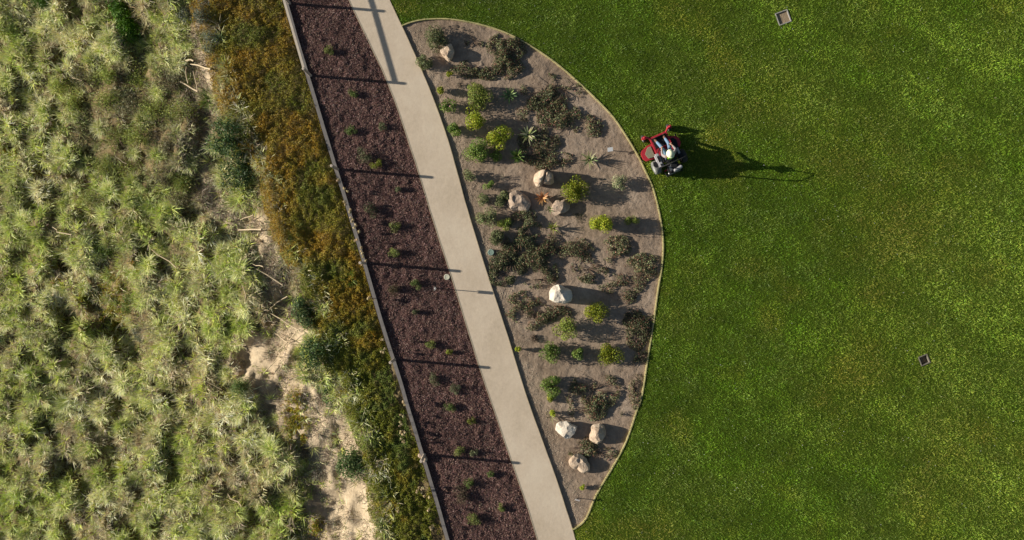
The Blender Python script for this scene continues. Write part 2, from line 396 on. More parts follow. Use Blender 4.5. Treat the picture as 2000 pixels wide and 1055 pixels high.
k = (fx > xatL(PR, fy)) & ~inpoly(fx, fy, GPOLY) & (fbm(fx * .5, fy * .5, 77, 3) > .5); fx = fx[k][:nf]; fy = fy[k][:nf]; nf = len(fx)
V, F, C = leaves(rng, np.stack([fx, fy, np.full(nf, .13)], -1), unit(np.array([[-.4, 0, 1]]) + .3 * rng.normal(size=(nf, 3))), rng.uniform(.008, .018, nf), np.full((nf, 3), .75), .8)
tag(mesh_obj('clover_flowers', V, F, M['leaf'], cols=C), kind='stuff', label='tiny white clover flowers dotted through the lawn', cat='flowers')
# grass hanging over the edging
# mulch chips
N = 120000
y = rng.uniform(-14.5, 14.5, N); x = rng.uniform(0, 1, N); xl = xatL(CURB, y) + .06; xr = xatL(PL, y) - .0
x = xl + (xr - xl) * x
z = zmul(x, y) + rng.uniform(0, .02, N)
t = rng.random(N)
cc = mixc((.14,.077,.062), (.33,.20,.165), t ** 1.2); cc = cc * .7 + cc.mean(0)[None] * .42; s = rng.random(N) < .025; cc[s] = (.42,.31,.26)
pat = fbm(x * .7, y * .7, 91, 3); cc *= (.65 + .7 * pat)[:, None]
V, F, C = leaves(rng, np.stack([x, y, z], -1), unit(np.array([[0, 0, 1.]]) + .75 * rng.normal(size=(N, 3))), rng.uniform(.012, .042, N), jit(rng, cc, .25), .32)
M['chip'] = leafmat('chips', 0, 0)
tag(mesh_obj('mulch_chips', V, F, M['chip'], cols=C), kind='stuff', label='dark reddish-brown bark chips covering the bed beside the kerb', cat='mulch')
# crumbs and litter over the garden soil
N = 9000
x = rng.uniform(-5, 6.7, N); y = rng.uniform(-11, 10.7, N); k = inpoly(x, y, GPOLY); x = x[k]; y = y[k]; n = len(x)
cc = mixc((.13,.085,.06), (.36,.29,.23), rng.random(n))
n2 = 6000; y2 = rng.uniform(-10.8, 10.2, n2); x2 = xatL(PR, y2) + .05 + np.abs(rng.normal(size=n2)) * .45
k2 = inpoly(x2, y2, GPOLY); x2 = x2[k2]; y2 = y2[k2]; x = np.concatenate([x, x2]); y = np.concatenate([y, y2]); cc = np.vstack([cc, mixc((.40,.32,.22), (.60,.50,.36), rng.random(len(x2)))]); n = len(x)
V, F, C = leaves(rng, np.stack([x, y, zgard(x, y) + .008], -1), unit(np.array([[0, 0, 1.]]) + .5 * rng.normal(size=(n, 3))), rng.uniform(.008, .026, n), cc, .5)
tag(mesh_obj('soil_crumbs', V, F, M['chip'], cols=C), kind='stuff', label='crumbs of soil and sand and dead leaves scattered over the planted bed', cat='litter')
# ------------------------------------------------------------------ bank vegetation
# strip of orange and green succulent cover beside the kerb
N = 430000
ypx = rng.uniform(-90, 1140, N); y0 = -(ypx - 527.5) / 46.
u = rng.random(N); xl = xatL(ED, y0); xr = xatL(CURB, y0)
x = xl - .55 + (xr - .12 - xl + .55) * u; y = y0
e = (x - xl); rr = xr - x
gap = .12 + .55 * np.clip((ypx - 640) / 350, 0, 1) + .25 * (vn(y * .9, y * 0, 8) - .4)
dens = fbm(x * 1.5, y * 1.5, 101, 4) + np.clip(e * .25, -.35, .15)
dens = dens - .4 * np.clip((gap - rr) * 5, 0, 1)
k = dens > (.27 + .12 * rng.random(N)); x = x[k]; y = y[k]; ypx = ypx[k]; rr = rr[k]; e = e[k]; n = len(x)
hgt = .04 + .42 * np.clip(fbm(x * 1.3, y * 1.3, 103, 4) - .22, 0, 1) + .22 * np.clip(fbm(x * 6, y * 6, 107, 2) - .3, 0, 1)
hgt *= np.clip((rr - .05) * 2.5, .25, 1)
z = T(x, y) + hgt * (1 - .35 * rng.random(n) ** 2)
a = fbm(x * .8, y * .8, 105, 4); g = np.clip((ypx - 560) / 300, 0, 1)
to = np.clip((a - .42) * 5 - g * 1.5 + .35, 0, 1)
cc = mixc((.21,.225,.02), (.42,.265,.022), to)
yl = np.clip((fbm(x * 1.7, y * 1.7, 109, 3) - .5) * 5, 0, 1)[:, None]
cc = cc * (1 - yl * .6) + np.array((.40,.33,.035))[None] * yl * .6
gg = (np.clip((fbm(x * 1.1, y * 1.1, 113, 3) - .55) * 8, 0, 1) * (.35 + .65 * g))[:, None]
cc = cc * (1 - gg * .7) + np.array((.12,.20,.045))[None] * gg * .7
nr = unit(rng.normal(size=(n, 3)) + np.array([[0, 0, .6]]))
V, F, C = leaves(rng, np.stack([x, y, z], -1), nr, rng.uniform(.013, .032, n), jit(rng, cc, .28), .4)
tag(mesh_obj('succulent_cover', V, F, M['chip'], cols=C), kind='stuff', label='orange and olive succulent ground cover in a strip along the kerb', cat='ground cover')

def bare_d(px, py): return distline(px, py, BARE)
def edpx(py): return np.interp(py, (527.5 - ED[:,1]*46), ED[:,0]*46+1000)
# rough grass matted over the whole bank, in hundreds of tiny tufts
NT = 36000
px = rng.uniform(-80, 770, NT); py = rng.uniform(-80, 1135, NT)
k = (px < edpx(py) + 32); px = px[k]; py = py[k]
bd = bare_d(px, py) - np.where(py > 620, 34 + np.clip((py - 800) / 8, 0, 22), 9)
dn = fbm(px * .02, py * .02, 121, 3)
pk = np.clip((bd - 4) / 20, .06, 1) * np.clip((dn - .12) * 5, .7, 1)
thk = np.clip(1.5 - ((px-265)/118)**2 - ((py-240)/122)**2, 0, 1); suc = np.clip(1.4 - ((px-215)/62)**2 - ((py-590)/82)**2, 0, 1)
k = (rng.random(len(px)) < pk) & (rng.random(len(px)) > .75 * suc) & (rng.random(len(px)) > .45 * thk); px = px[k]; py = py[k]; thk = thk[k]; nt_ = len(px)
t = fbm(px * .011, py * .011, 123, 3) + .5 * (rng.random(nt_) - .5)
tt = np.clip((t - .32) * 2.4, 0, 1)
tc = mixc((.34,.47,.03), (.96,.93,.62), tt)
sel = rng.random(nt_); mv = np.clip((fbm(px * .02, py * .02, 127, 3) - .52) * 7, 0, 1)[:, None]; tc = tc * (1 - mv * .75) + np.array((.50,.42,.33))[None] * mv * .75; tc = tc * np.array((1.04, 1.0, .88))[None]
tc[sel < .16] = (.52,.60,.08); tc[sel > .91] = (.30,.22,.15)
tc *= rng.uniform(.75, 1.5, (nt_, 1))
x, y, z = PT(px, py); NB = 14
mq = np.clip((fbm(x * 1.5, y * 1.3, 205, 3) - .36) * 5, 0, 1); tl_ = rng.uniform(.12, .28, nt_) + .36 * mq * rng.random(nt_); tc *= (.80 + .30 * mq)[:, None]; tc = tc * (1 - .8 * thk[:, None]) + np.where(rng.random((nt_, 1)) < .6, np.array([[.30,.33,.09]]), np.array([[.33,.28,.20]])) * .8 * thk[:, None]; tl_ = tl_ * (1 - .4 * thk); comb = rng.uniform(0, 6.283, nt_)
rep = lambda a: np.repeat(a, NB, axis=0)
n = nt_ * NB; az = rng.uniform(0, 6.283, n); cb = rep(comb); az = az + .9 * np.sin(cb - az)
q = rng.random(n) * .10
base = np.stack([rep(x) + q * np.cos(az), rep(y) + q * np.sin(az), rep(z) - .03], -1)
cc = rep(tc)
V, F, C = blades(rng, base, az, rep(tl_) * rng.uniform(.5, 1.2, n), rng.uniform(0, 1.0, n), rng.uniform(.3, 1.4, n), rng.uniform(.018, .042, n), jit(rng, cc, .35) * .8, jit(rng, cc * .75 + .25 * np.array((.92,.92,.62)), .3), k=2, twist=1.5)
tag(mesh_obj('rough_grass', V, F, M['turf'], cols=C), kind='stuff', label='rough green and straw grass matted over the sunny bank', cat='grass')
# dead twigs and litter over the bare soil
N = 42000
py = rng.uniform(-60, 1120, N); px = np.interp(py, BARE[:,1], BARE[:,0]) + rng.normal(size=N) * np.where(py > 620, 52, 34)
k = (px < edpx(py) + 25) & (fbm(px * .045, py * .045, 171, 3) + .12 * (rng.random(N) - .5) > np.where(py > 620, .50, .34)); px = px[k]; py = py[k]; n = len(px)
x, y, z = PT(px, py)
cc = mixc((.20,.15,.11), (.52,.44,.33), rng.random(n)); gq = rng.random(n) < .16; cc[gq] = (.22,.27,.10)
V, F, C = blades(rng, np.stack([x, y, z], -1), rng.uniform(0, 6.283, n), rng.uniform(.08, .38, n), rng.uniform(.6, 1.4, n), rng.uniform(-.3, .5, n), rng.uniform(.012, .028, n), jit(rng, cc, .3), jit(rng, cc, .3), k=2, twist=2.5)
tag(mesh_obj('dead_twigs', V, F, M['chip'], cols=C), kind='stuff', label='grey and brown dead twigs littering the bare soil', cat='litter')
# yellow succulent patches on the bank
pats = [(575,812,24,52),(165,575,22,26),(215,565,26,34),(225,625,30,45),(240,665,18,24),(110,545,14,22),(265,520,12,20),(585,850,14,22),(300,648,10,12),(12,295,28,12),(620,1030,16,20),(395,205,8,10)]
PX, PY = [], []
for (a, b, c, d) in pats:
    m = int(c * d * 3.2); q = rng.normal(size=(m, 2)) * .5; PX.append(a + q[:,0]*c); PY.append(b + q[:,1]*d)
px = np.concatenate(PX); py = np.concatenate(PY); k = fbm(px*.12, py*.12, 131, 3) > .42; px = px[k]; py = py[k]; n = len(px)
x, y, z = PT(px, py)
cc = mixc((.20,.26,.02), (.42,.33,.03), rng.random(n)); o_ = rng.random(n) < .12; cc[o_] = (.38,.15,.03)
V, F, C = leaves(rng, np.stack([x, y, z + rng.uniform(.02, .14, n)], -1), unit(rng.normal(size=(n,3)) + np.array([[-.2,0,.7]])), rng.uniform(.025,.05,n), jit(rng, cc, .3), .4)
tag(mesh_obj('yellow_succulents', V, F, M['leaf'], cols=C), kind='stuff', label='low yellow-green succulents in patches on the bank', cat='ground cover')

# tussocks of long arching grass
def tussock(seed, straw, lenf=1.0, nb=300):
    g = np.random.default_rng(seed); n = nb
    az = g.uniform(0, 6.283, n); az = az + .35 * np.sin(az * 2 + seed) + .95 * np.sin(seed * 2.1 - az)
    r = g.random(n) ** .55 * .36
    base = np.stack([r*np.cos(az), r*np.sin(az), np.zeros(n)], -1)
    L = g.uniform(.25, 1.0, n) * lenf * (.75 + .5 * np.abs(np.sin(az * 1.5 + seed))); lean = g.uniform(.0, .8, n); cv = g.uniform(.4, 2.0, n)
    az2 = az + g.normal(size=n) * .9; base[:,0] += .25 * np.sign(np.sin(seed * 3.1 + np.arange(n))) * (np.arange(n) % 3 == 0); base[:,1] += .28 * ((np.arange(n) % 4 == 0) * 1.0 - .2)
    gr = mixc((.20,.34,.02), (.58,.70,.08), g.random(n)); st = mixc((.80,.77,.36), (.98,.95,.66), g.random(n))
    s = (g.random(n) < straw)[:, None]; c = np.where(s, st, gr)
    tip = c * .58 + np.array((.95,.92,.50))[None] * .42
    V, F, C = blades(g, base, az2, L, lean, cv, g.uniform(.020, .044, n), jit(g, c, .4) * .8, jit(g, tip, .25), k=4, twist=1.6)
    return V, F, C
protos = []
for i, (sd, st) in enumerate([(1,.25),(2,.42),(3,.58),(4,.35),(5,.66),(6,.5),(7,.18),(8,.6)]):
    V, F, C = tussock(sd, st, .95, 430)
    protos.append((mesh_obj('grass_tussock', V, F, M['blade'], cols=C), st))
rr_ = random.Random(12)
spots = []
tries = 0
while tries < 40000 and len(spots) < 298:
    tries += 1
    a = rr_.uniform(-30, 660); b = rr_.uniform(-35, 1090)
    if a > edpx(b) - 30: continue
    bd = float(bare_d(np.array([a]), np.array([b]))[0])
    if bd < (24 if b < 560 else 48 if b < 820 else 88): continue
    if b > 690 and a > 560: continue
    if ((a-265)/115)**2 + ((b-235)/120)**2 < 1 and rr_.random() < .93: continue
    if ((a-215)/55)**2 + ((b-590)/75)**2 < 1 and rr_.random() < .9: continue
    if (a-243)**2 + (b-38)**2 < 50**2: continue
    # right of the bare line only few
    md = 27 + 12 * float(vn(a*.01, b*.01, 44))
    if any((a-p[0])**2 + (b-p[1])**2 < md*md for p in spots): continue
    spots.append((a, b))
print('tussocks', len(spots))
used = {}; tobj = []; tlook = []
LM = [('the vivid green shrub pair',250,40),('the shrub cut by the top edge',88,8),('the crossed dead stalks',385,145),('the olive thicket',255,240),('the two very dark shrubs',463,305),
 ('the thick horizontal stalk',493,450),('the spiky dark tuft',200,476),('the yellow succulents on the bank',215,590),('the soft column-like shrub',470,750),('the upper end of the bare soil',500,700),('the darkest narrow shrub',612,690),
 ('the large dense green shrub',690,903),('the top left corner',0,0),('the bottom left corner',0,1055),('the middle of the left edge',0,528),('the whitish stone',112,573),('the lowest dead stalk',464,972),
 ('the stalk above the left hollow',130,452),('the yellow patch on bare soil',575,812),('the middle of the bottom edge',280,1055),('the long slanting stalk mid bank',326,504),('the thin stalk by the column-like shrub',420,748),('the upper quarter of the left edge',0,260),('the lower quarter of the left edge',0,790)]
ORD = ['nearest','second','third','fourth','fifth','sixth','seventh','eighth','ninth','tenth','eleventh','twelfth','thirteenth','fourteenth','fifteenth','sixteenth','seventeenth','eighteenth','nineteenth','twentieth']
def place_labels(pts, looks):
    buck = {}
    for i, (a, b) in enumerate(pts):
        nm, lx_, ly_ = min(LM, key=lambda q: (q[1]-a)**2 + (q[2]-b)**2); dx, dy = a-lx_, b-ly_
        hx_ = '' if abs(dx) < .5*abs(dy) else ('left' if dx < 0 else 'right'); vy_ = '' if abs(dy) < .5*abs(dx) else ('above' if dy < 0 else 'below')
        d = {('left',''):'left of',('right',''):'right of',('','above'):'above',('','below'):'below',('left','above'):'upper left of',('right','above'):'upper right of',('left','below'):'lower left of',('right','below'):'lower right of'}[(hx_,vy_)]
        buck.setdefault((nm, d), []).append((math.hypot(dx, dy), i))
    out = [None]*len(pts)
    for (nm, d), L_ in buck.items():
        L_.sort()
        for r_i, (_, i) in enumerate(L_): out[i] = '%s, %s %s %s' % (looks[i].replace('pale straw-coloured','pale').replace('green tussock of arching grass','green tussock'), ORD[r_i], d, nm)
    return out
def tl(st):
    if st < .3: return 'green tussock of arching grass'
    if st < .55: return 'mixed tussock'
    return 'pale straw-coloured tussock'
for i, (a, b) in enumerate(spots):
    # darker greener ones to the lower left
    gsel = fbm(np.array([a*.012]), np.array([b*.012]), 141, 3)[0] + rr_.uniform(-.12, .12)
    order = sorted(range(8), key=lambda j: protos[j][1])
    j = order[min(7, max(0, int((gsel - .3) / .4 * 8)))]
    pr, st = protos[j]
    o = pr if j not in used else pr.copy()
    if j in used: COL.objects.link(o)
    used[j] = 1
    x, y, z = PT(np.array(a), np.array(b)); s = rr_.uniform(.34, .64) * (1.1 if rr_.random() < .12 else 1)
    o.location = (float(x), float(y), float(z) - .03); o.rotation_euler = (rr_.uniform(-.15,.15), rr_.uniform(-.42, -.05), rr_.uniform(0, 6.28)); o.scale = (s, s, s * rr_.uniform(.8, 1.15))
    tag(o, 'x', 'grass tussock', 'grass tussocks on the bank'); tobj.append(o); tlook.append(('large ' if s > .58 else 'small ' if s < .42 else '') + tl(st))
for o, lab in zip(tobj, place_labels(spots, tlook)): o['label'] = lab
for j in range(8):
    if j not in used: bpy.data.objects.remove(protos[j][0])
# special green tufts
def tuft(px, py, s, seed, c0, c1, label, lenf=.55, nb=110, wid=.03, name='grass_tuft'):
    g = np.random.default_rng(seed); n = nb
    az = g.uniform(0, 6.283, n); base = np.stack([.05*np.cos(az), .05*np.sin(az), np.zeros(n)], -1)
    c = mixc(c0, c1, g.random(n))
    V, F, C = blades(g, base, az + .2*g.normal(size=n), g.uniform(.6, 1, n)*lenf, g.uniform(.1, 1.1, n), g.uniform(.3, 1.2, n), g.uniform(.6, 1, n)*wid, jit(g, c, .2)*.8, jit(g, c, .2), k=4, twist=.5)
    o = mesh_obj(name, V, F, M['leaf'], cols=C); x, y, z = PT(np.array(px), np.array(py))
    if px > 890 or (px > 600 and x > xatL(CURB, y)): x, y = P0(px, py); z = 0
    o.location = (float(x), float(y), float(z)); o.scale = (s, s, s)
    return tag(o, label, 'plant')
tuft(683,545,1,701,(.10,.24,.02),(.28,.40,.06),'bright green strappy tuft growing in the orange ground cover beside the kerb', .62, 90)
tuft(722,651,1,702,(.12,.26,.02),(.30,.40,.08),'small bright green tuft below the larger one in the cover by the kerb', .35, 50)
tuft(200,476,1,703,(.03,.08,.012),(.12,.20,.03),'dark green spiky tuft with a black centre amid the bank grass', .75, 130)
tuft(408,197,1,704,(.08,.18,.02),(.30,.36,.10),'green strappy tuft below the crossed dead stalks on the bank', .7, 110)
tuft(495,492,1,705,(.05,.13,.03),(.16,.26,.10),'grey-green tuft below the pale dead stalks at the edge of the bare soil', .5, 80)

# ------------------------------------------------------------------ shrubs
def tube(p0, p1, r0, r1, n=6):
    p0 = np.array(p0, float); p1 = np.array(p1, float); d = unit(p1 - p0); a = unit(np.cross(d, [.3,.5,.81])); b = np.cross(d, a)
    th = np.arange(n) * 2 * math.pi / n; ring = np.cos(th)[:, None]*a + np.sin(th)[:, None]*b
    V = np.vstack([p0 + ring*r0, p1 + ring*r1]); F = np.array([[i, (i+1) % n, n + (i+1) % n, n + i] for i in range(n)])
    return V, F, np.full((2*n, 3), .5)
def polytube(P, rs, n=6):
    return cat([tube(P[i], P[i+1], rs[i], rs[i+1], n) for i in range(len(P)-1)])
def stems(g, k, r, h, thick):
    L = []
    for i in range(k):
        a = g.uniform(0, 6.283); q = g.uniform(.4, .95)
        m = (r*.35*q*math.cos(a), r*.35*q*math.sin(a), h*.45)
        L.append(polytube([(0,0,-.05), m, (r*q*math.cos(a+.2), r*q*math.sin(a+.2), h*g.uniform(.6,.95))], [thick, thick*.7, thick*.3], 5))
    return cat(L)
def shrub(loc, r, h, seed, c0, c1, label, nleaf=900, lsz=.045, name='shrub', asp=1.0, lobes=9, flowers=None, rough=.25, cat_='shrub', spec=None, group=None):
    g = np.random.default_rng(seed)
    root = empty(name, loc, g.uniform(0, 6.28) if asp == 1.0 else 0)
    la = g.uniform(0, 6.283, lobes); lr = g.uniform(.1, .62, lobes) * r; lz = g.uniform(.3, .62, lobes) * h
    lx, ly = lr*np.cos(la), lr*np.sin(la)*asp; ls = g.uniform(.28, .48, lobes) * r
    k = g.integers(0, lobes, nleaf); d = unit(g.normal(size=(nleaf, 3)) + np.array([[0, 0, .25]]))
    rad = ls[k] * (1 - rough + (rough*1.5) * g.random(nleaf) ** .7)
    c = np.stack([lx[k] + d[:,0]*rad, ly[k] + d[:,1]*rad, lz[k] + d[:,2]*rad*min(1.2, h/r)], -1)
    c[:,2] = np.maximum(c[:,2], .02)
    nr = unit(d + .8*g.normal(size=(nleaf, 3)))
    lobec = g.random(lobes); col = mixc(c0, c1, np.clip(.6*lobec[k] + .5*g.random(nleaf), 0, 1))
    V, F, C = leaves(g, c, nr, g.uniform(.6, 1.1, nleaf)*lsz, jit(g, col, .28), .5)
    mesh_obj('foliage', V, F, M['leaf'], root, cols=C)
    V, F, C = stems(g, 7, r*.8, h*.8, max(.008, r*.03)); mesh_obj('stems', V, F, M['twig'], root)
    if flowers:
        m, fc = flowers; k = g.integers(0, lobes, m); d = unit(g.normal(size=(m,3)) + np.array([[-.3,0,.9]]))
        c = np.stack([lx[k] + d[:,0]*ls[k]*1.05, ly[k] + d[:,1]*ls[k]*1.05, lz[k] + d[:,2]*ls[k]*1.1], -1)
        V, F, C = leaves(g, c, d, np.full(m, .035), np.tile(np.array(fc), (m,1)), .9)
        mesh_obj('flowers', V, F, M['leaf'], root, cols=C)
    return tag(root, label, cat_, group)
# colours
DULL = ((.13,.16,.06),(.28,.30,.14)); GRN = ((.10,.17,.03),(.26,.36,.07)); YEL = ((.17,.23,.015),(.44,.47,.04)); MID = ((.16,.23,.035),(.38,.43,.09)); LIM = ((.22,.30,.015),(.50,.54,.05)); PALE = ((.26,.29,.14),(.50,.52,.30))
G = [  # px, py, r px, height m, palette, leaves, label
 (853,75,22,.42,DULL,1000,'large dull green shrub above the topmost boulder of the bed'),
 (832,124,15,.30,DULL,650,'dull green shrub against the path at the top of the bed'),
 (878,145,7,.42,YEL,220,'very small yellow-green shrub below the topmost boulder'),
 (860,177,10,.50,LIM,380,'small bright green upright shrub by the path, just above a pink-flowered shrub'),
 (934,187,25,.60,MID,1500,'largest round green shrub in the upper part of the bed, full and bushy'),
 (926,238,22,.65,YEL,1000,'uneven yellow-green shrub directly below the largest round shrub'),
 (888,252,13,.40,GRN,600,'dark green shrub at the path edge left of the uneven yellow-green one'),
 (976,270,23,.45,YEL,1150,'bright yellow-green shrub above the dark spiky rosette'),
 (934,297,22,.50,GRN,1100,'round green shrub beside the path, lower left of the bright yellow-green shrub'),
 (968,305,12,.3,GRN,450,'small dark green shrub in shade between the round green shrub and the dark rosette'),
 (913,344,12,.42,DULL,450,'small grey-green shrub alone by the path at the level of the split boulder'),
 (955,362,9,.35,GRN,260,'tiny dark green shrub upper left of the hollow-topped boulder'),
 (941,391,12,.30,DULL,420,'small grey-green shrub by the path, left of the one that touches the hollow-topped boulder'),
 (982,389,14,.25,DULL,600,'grey-green shrub touching the left side of the hollow-topped boulder'),
 (952,425,17,.38,DULL,750,'medium dull green shrub by the path below left of the hollow-topped boulder'),
 (985,437,11,.30,MID,380,'small olive shrub between two dull green shrubs and the large dark creeping plant'),
 (967,465,17,.38,DULL,750,'dull green shrub just above the two round lids at the path'),
 (1124,371,24,.60,YEL,1400,'bright yellow-green shrub right of the split boulder'),
 (1175,436,22,.75,LIM,1400,'brightest lime-yellow round shrub, alone below right of the small wedge boulder'),
 (1234,432,11,.40,MID,380,'small olive shrub in line with the lime-yellow one, near the lawn'),
 (1210,358,13,.42,PALE,420,'pale grey-green small shrub between the yellow-green shrub and the lawn edging'),
 (1163,606,21,.50,YEL,900,'yellow-green shrub in the shadow of the whitest boulder'),
 (1106,641,20,.60,MID,1000,'round green shrub below the whitest boulder'),
 (1072,688,18,.60,GRN,900,'green shrub, left one of a row of three in the lower bed'),
 (1126,690,13,.45,GRN,500,'smaller green shrub in the middle of the row of three'),
 (1193,689,21,.40,YEL,1050,'yellow-olive shrub, right one of a row of three near the lawn'),
 (1078,754,18,.50,GRN,850,'green shrub left of the broad creeping plant in the lower bed'),
 (1077,775,9,.2,YEL,260,'small yellowish shrub tucked under the green shrub in the lower bed'),
 (1013,682,6,.40,LIM,170,'tiny bright green shrub by itself at the path edge in the lower bed'),
 (1078,806,8,.42,LIM,240,'small lime green plant with pale drooping blades above the white boulder'),
 (1138,951,6,.32,LIM,170,'tiny lime green shrub near the bottom point of the bed'),
]
sd = 300
for (a, b, r, h, (c0, c1), nl, lab) in G:
    sd += 1; x, y = P0(a, b, h*.5)
    shrub((x, y, 0), r/46*1.34, h*1.25, sd, c0, c1, lab, int(nl*2.1), .040 if r > 12 else .034, lobes=max(5, int(r*.55)))
x, y = P0(875,207); shrub((x, y, 0), .40, .5, 377, *GRN, 'green shrub with a few pink flowers beside the path in the upper bed', 850, .042, lobes=9, flowers=(9,(.75,.35,.42)))
x, y = P0(898,167); shrub((x, y, 0), .2, .2, 378, (.14,.12,.09),(.26,.23,.17), 'thin grey dying shrub between the small bright one and the largest round one', 90, .03, name='dead_shrub')
x, y = P0(983,346); shrub((x, y, 0), .22, .25, 379, (.20,.18,.13),(.36,.32,.25), 'leafless grey twiggy shrub left of the split boulder', 70, .03, name='dead_shrub')
x, y = P0(1043,661); shrub((x, y, 0), .22, .14, 380, (.06,.045,.03),(.14,.10,.07), 'small dark reddish low shrub right of the path in the lower bed', 220, .03, name='dead_shrub')
x, y = P0(1214,808); shrub((x, y, 0), .15, .2, 381, (.16,.14,.09),(.30,.27,.18), 'small dry twiggy plant near the lawn edging in the lower bed', 80, .03, name='dead_shrub')
x, y = P0(1130,425); shrub((x, y, 0), .3, .1, 382, (.07,.08,.04),(.15,.15,.09), 'sparse low dead shrub below the small wedge boulder', 130, .03, name='dead_shrub')

# mulch bed seedlings
MB = [(642,102,10,MID,'grey-green young shrub highest in the mulch bed'),(690,183,8,GRN,'small green young shrub below the second fence post shadow'),(686,254,9,GRN,'small bright green young shrub left of a withered one in the mulch'),
 (746,247,7,DULL,'withered faint young shrub right of the small bright green one in the mulch'),(733,318,9,YEL,'yellow-green young shrub just above the third post shadow'),(713,303,14,DULL,'loose grey sprawling young shrub beside the yellow-green one above the third post shadow'),
 (778,367,6,DULL,'faint small young shrub under the tip of the third post shadow'),(727,410,13,DULL,'grey-green sprawling young shrub, widest between the third and fourth post shadows'),(769,443,11,MID,'round olive young shrub right of the widest grey-green one'),
 (770,495,10,MID,'green young shrub just above the fourth post shadow'),(768,563,13,((.12,.09,.04),(.26,.21,.09)),'dry brown young shrub below the fourth post shadow'),(812,553,10,GRN,'bright green young shrub between the dry brown one and the marker post'),
 (812,612,6,DULL,'tiny faint young shrub in open mulch well below the dry brown one'),(839,671,10,MID,'green young shrub above the fifth post shadow'),(879,688,6,YEL,'tiny yellow-green young shrub next to the fifth post shadow'),
 (851,738,11,DULL,'blue-grey young shrub below the fifth post shadow'),(890,760,9,PALE,'pale grey young shrub lower right of the blue-grey one'),(878,796,11,GRN,'bushy green young shrub in the middle between the fifth and sixth post shadows'),
 (921,823,6,YEL,'small yellowish young shrub nearest the path above the sixth post shadow'),(896,883,10,MID,'olive young shrub touching the sixth post shadow'),(924,884,7,DULL,'faint young shrub right of the olive one at the sixth post shadow'),
 (960,926,7,GRN,'small green young shrub nearest the path below the sixth post shadow'),(918,944,10,GRN,'green young shrub above the reddish sprawling one near the bottom'),(903,970,17,((.09,.06,.04),(.20,.16,.08)),'reddish sprawling young shrub near the bottom of the mulch bed'),
 (929,1012,13,MID,'large light green young shrub lowest in the mulch bed'),(980,991,7,MID,'small green young shrub right of the reddish sprawling one near the bottom')]
for i, (a, b, r, (c0, c1), lab) in enumerate(MB):
    c0 = tuple(q*.7 + .012 for q in c0); c1 = tuple(q*.66 + .02 for q in c1); r = r*1.12
    hh = .16 + r*.009; x, y = P0(a, b, hh*.5)
    shrub((x, y, .01), r/46*1.35, hh, 500+i, c0, c1, lab, int(80 + r*40), .028, name='young_shrub', lobes=5, rough=.5, group='young shrubs in the mulch bed')

# low creeping shrubs: unique patches
def creeper(ells, seed, label, h=.16, dens=1000, c0=(.085,.115,.05), c1=(.29,.29,.15), red=.2, name='creeping_shrub'):
    g = np.random.default_rng(seed)
    cx = np.mean([e[0] for e in ells]); cy = np.mean([e[1] for e in ells]); wx, wy = P0(cx, cy)
    root = empty(name, (wx, wy, 0)); PXs = []; St = []
    for (a, b, rx, ry) in ells:
        rx *= 1.25; ry *= 1.25; m = int(math.pi*rx*ry/2116*dens*1.25); q = g.random(m)**.55; th = g.uniform(0, 6.283, m)
        ex = 1 + .35*(vn(th*1.2, th*0, seed) - .5)
        X = (a + q*rx*ex*np.cos(th) - cx)/46.; Y = -(b + q*ry*ex*np.sin(th) - cy)/46.
        PXs.append(np.stack([X, Y, 1 - q**2], -1))
        for i in range(12):
            an = g.uniform(0, 6.283); l = g.uniform(.6, 1.12)
            ox, oy = (a-cx)/46., -(b-cy)/46.
            St.append(polytube([(ox, oy, .0), (ox+rx/46*.5*math.cos(an), oy+ry/46*.5*math.sin(an), h*.6), (ox+rx/46*l*math.cos(an+.15), oy+ry/46*l*math.sin(an+.15), h*.35)], [.012,.009,.004], 4))
    c = np.vstack(PXs); n = len(c); nz = fbm((c[:,0]+wx)*2.4, (c[:,1]+wy)*2.4, seed+1, 3)
    k = nz > (.36 + .13*g.random(n) + .10*(1-c[:,2])); c = c[k]; nz = nz[k]; n = len(c)
    hh = h*.72*(.35 + .8*c[:,2])*np.clip((nz-.2)*2.4, .3, 1.6); c[:,2] = .01 + hh*(1-.5*g.random(n)**2)
    col = mixc(c0, c1, g.random(n)); rd = g.random(n) < red; col[rd] = mixc((.22,.09,.06), (.36,.19,.13), g.random(rd.sum()))
    V, F, C = leaves(g, c, unit(g.normal(size=(n,3)) + np.array([[0,0,.9]])), g.uniform(.022,.048,n), jit(g, col, .4), .5)
    mesh_obj('foliage', V, F, M['leaf'], root, cols=C)
    V, F, C = cat(St); mesh_obj('stems', V, F, M['twig'], root)
    return tag(root, label, 'shrub', 'low creeping shrubs in the planted bed')
creeper([(985,95,32,27),(990,130,26,20)],801,'dense dark creeping shrub, topmost and largest one right of the top boulder',.26,1300)
creeper([(925,135,34,14),(955,142,24,12)],802,'dark creeping shrub lying below the shadow of the top boulder',.14,1000)
creeper([(925,82,16,10)],803,'small sparse creeping shrub above the shadow of the top boulder',.10,800)
creeper([(1060,180,42,26),(1105,176,26,20)],804,'broad creeping shrub right of the upper spiky rosette, reaching the edging',.2,1100)
creeper([(1045,215,32,20),(1080,200,24,16)],805,'creeping shrub below right of the upper spiky rosette',.18,1000)
creeper([(1095,232,34,28)],806,'olive and reddish creeping shrub right of the pale variegated rosette',.22,1200)
creeper([(1150,246,24,19)],807,'creeping shrub nearest the white plaque in the upper bed',.18,1100)
creeper([(1050,278,32,22),(1035,305,20,15)],808,'dark shaded creeping shrub above the split boulder',.18,1100)
creeper([(1085,318,36,15)],809,'dark creeping shrub touching the top of the split boulder',.16,1100)
creeper([(1030,435,26,28),(1020,465,24,24)],810,'dark creeping shrub right below the hollow-topped boulder',.28,1500,red=.1)
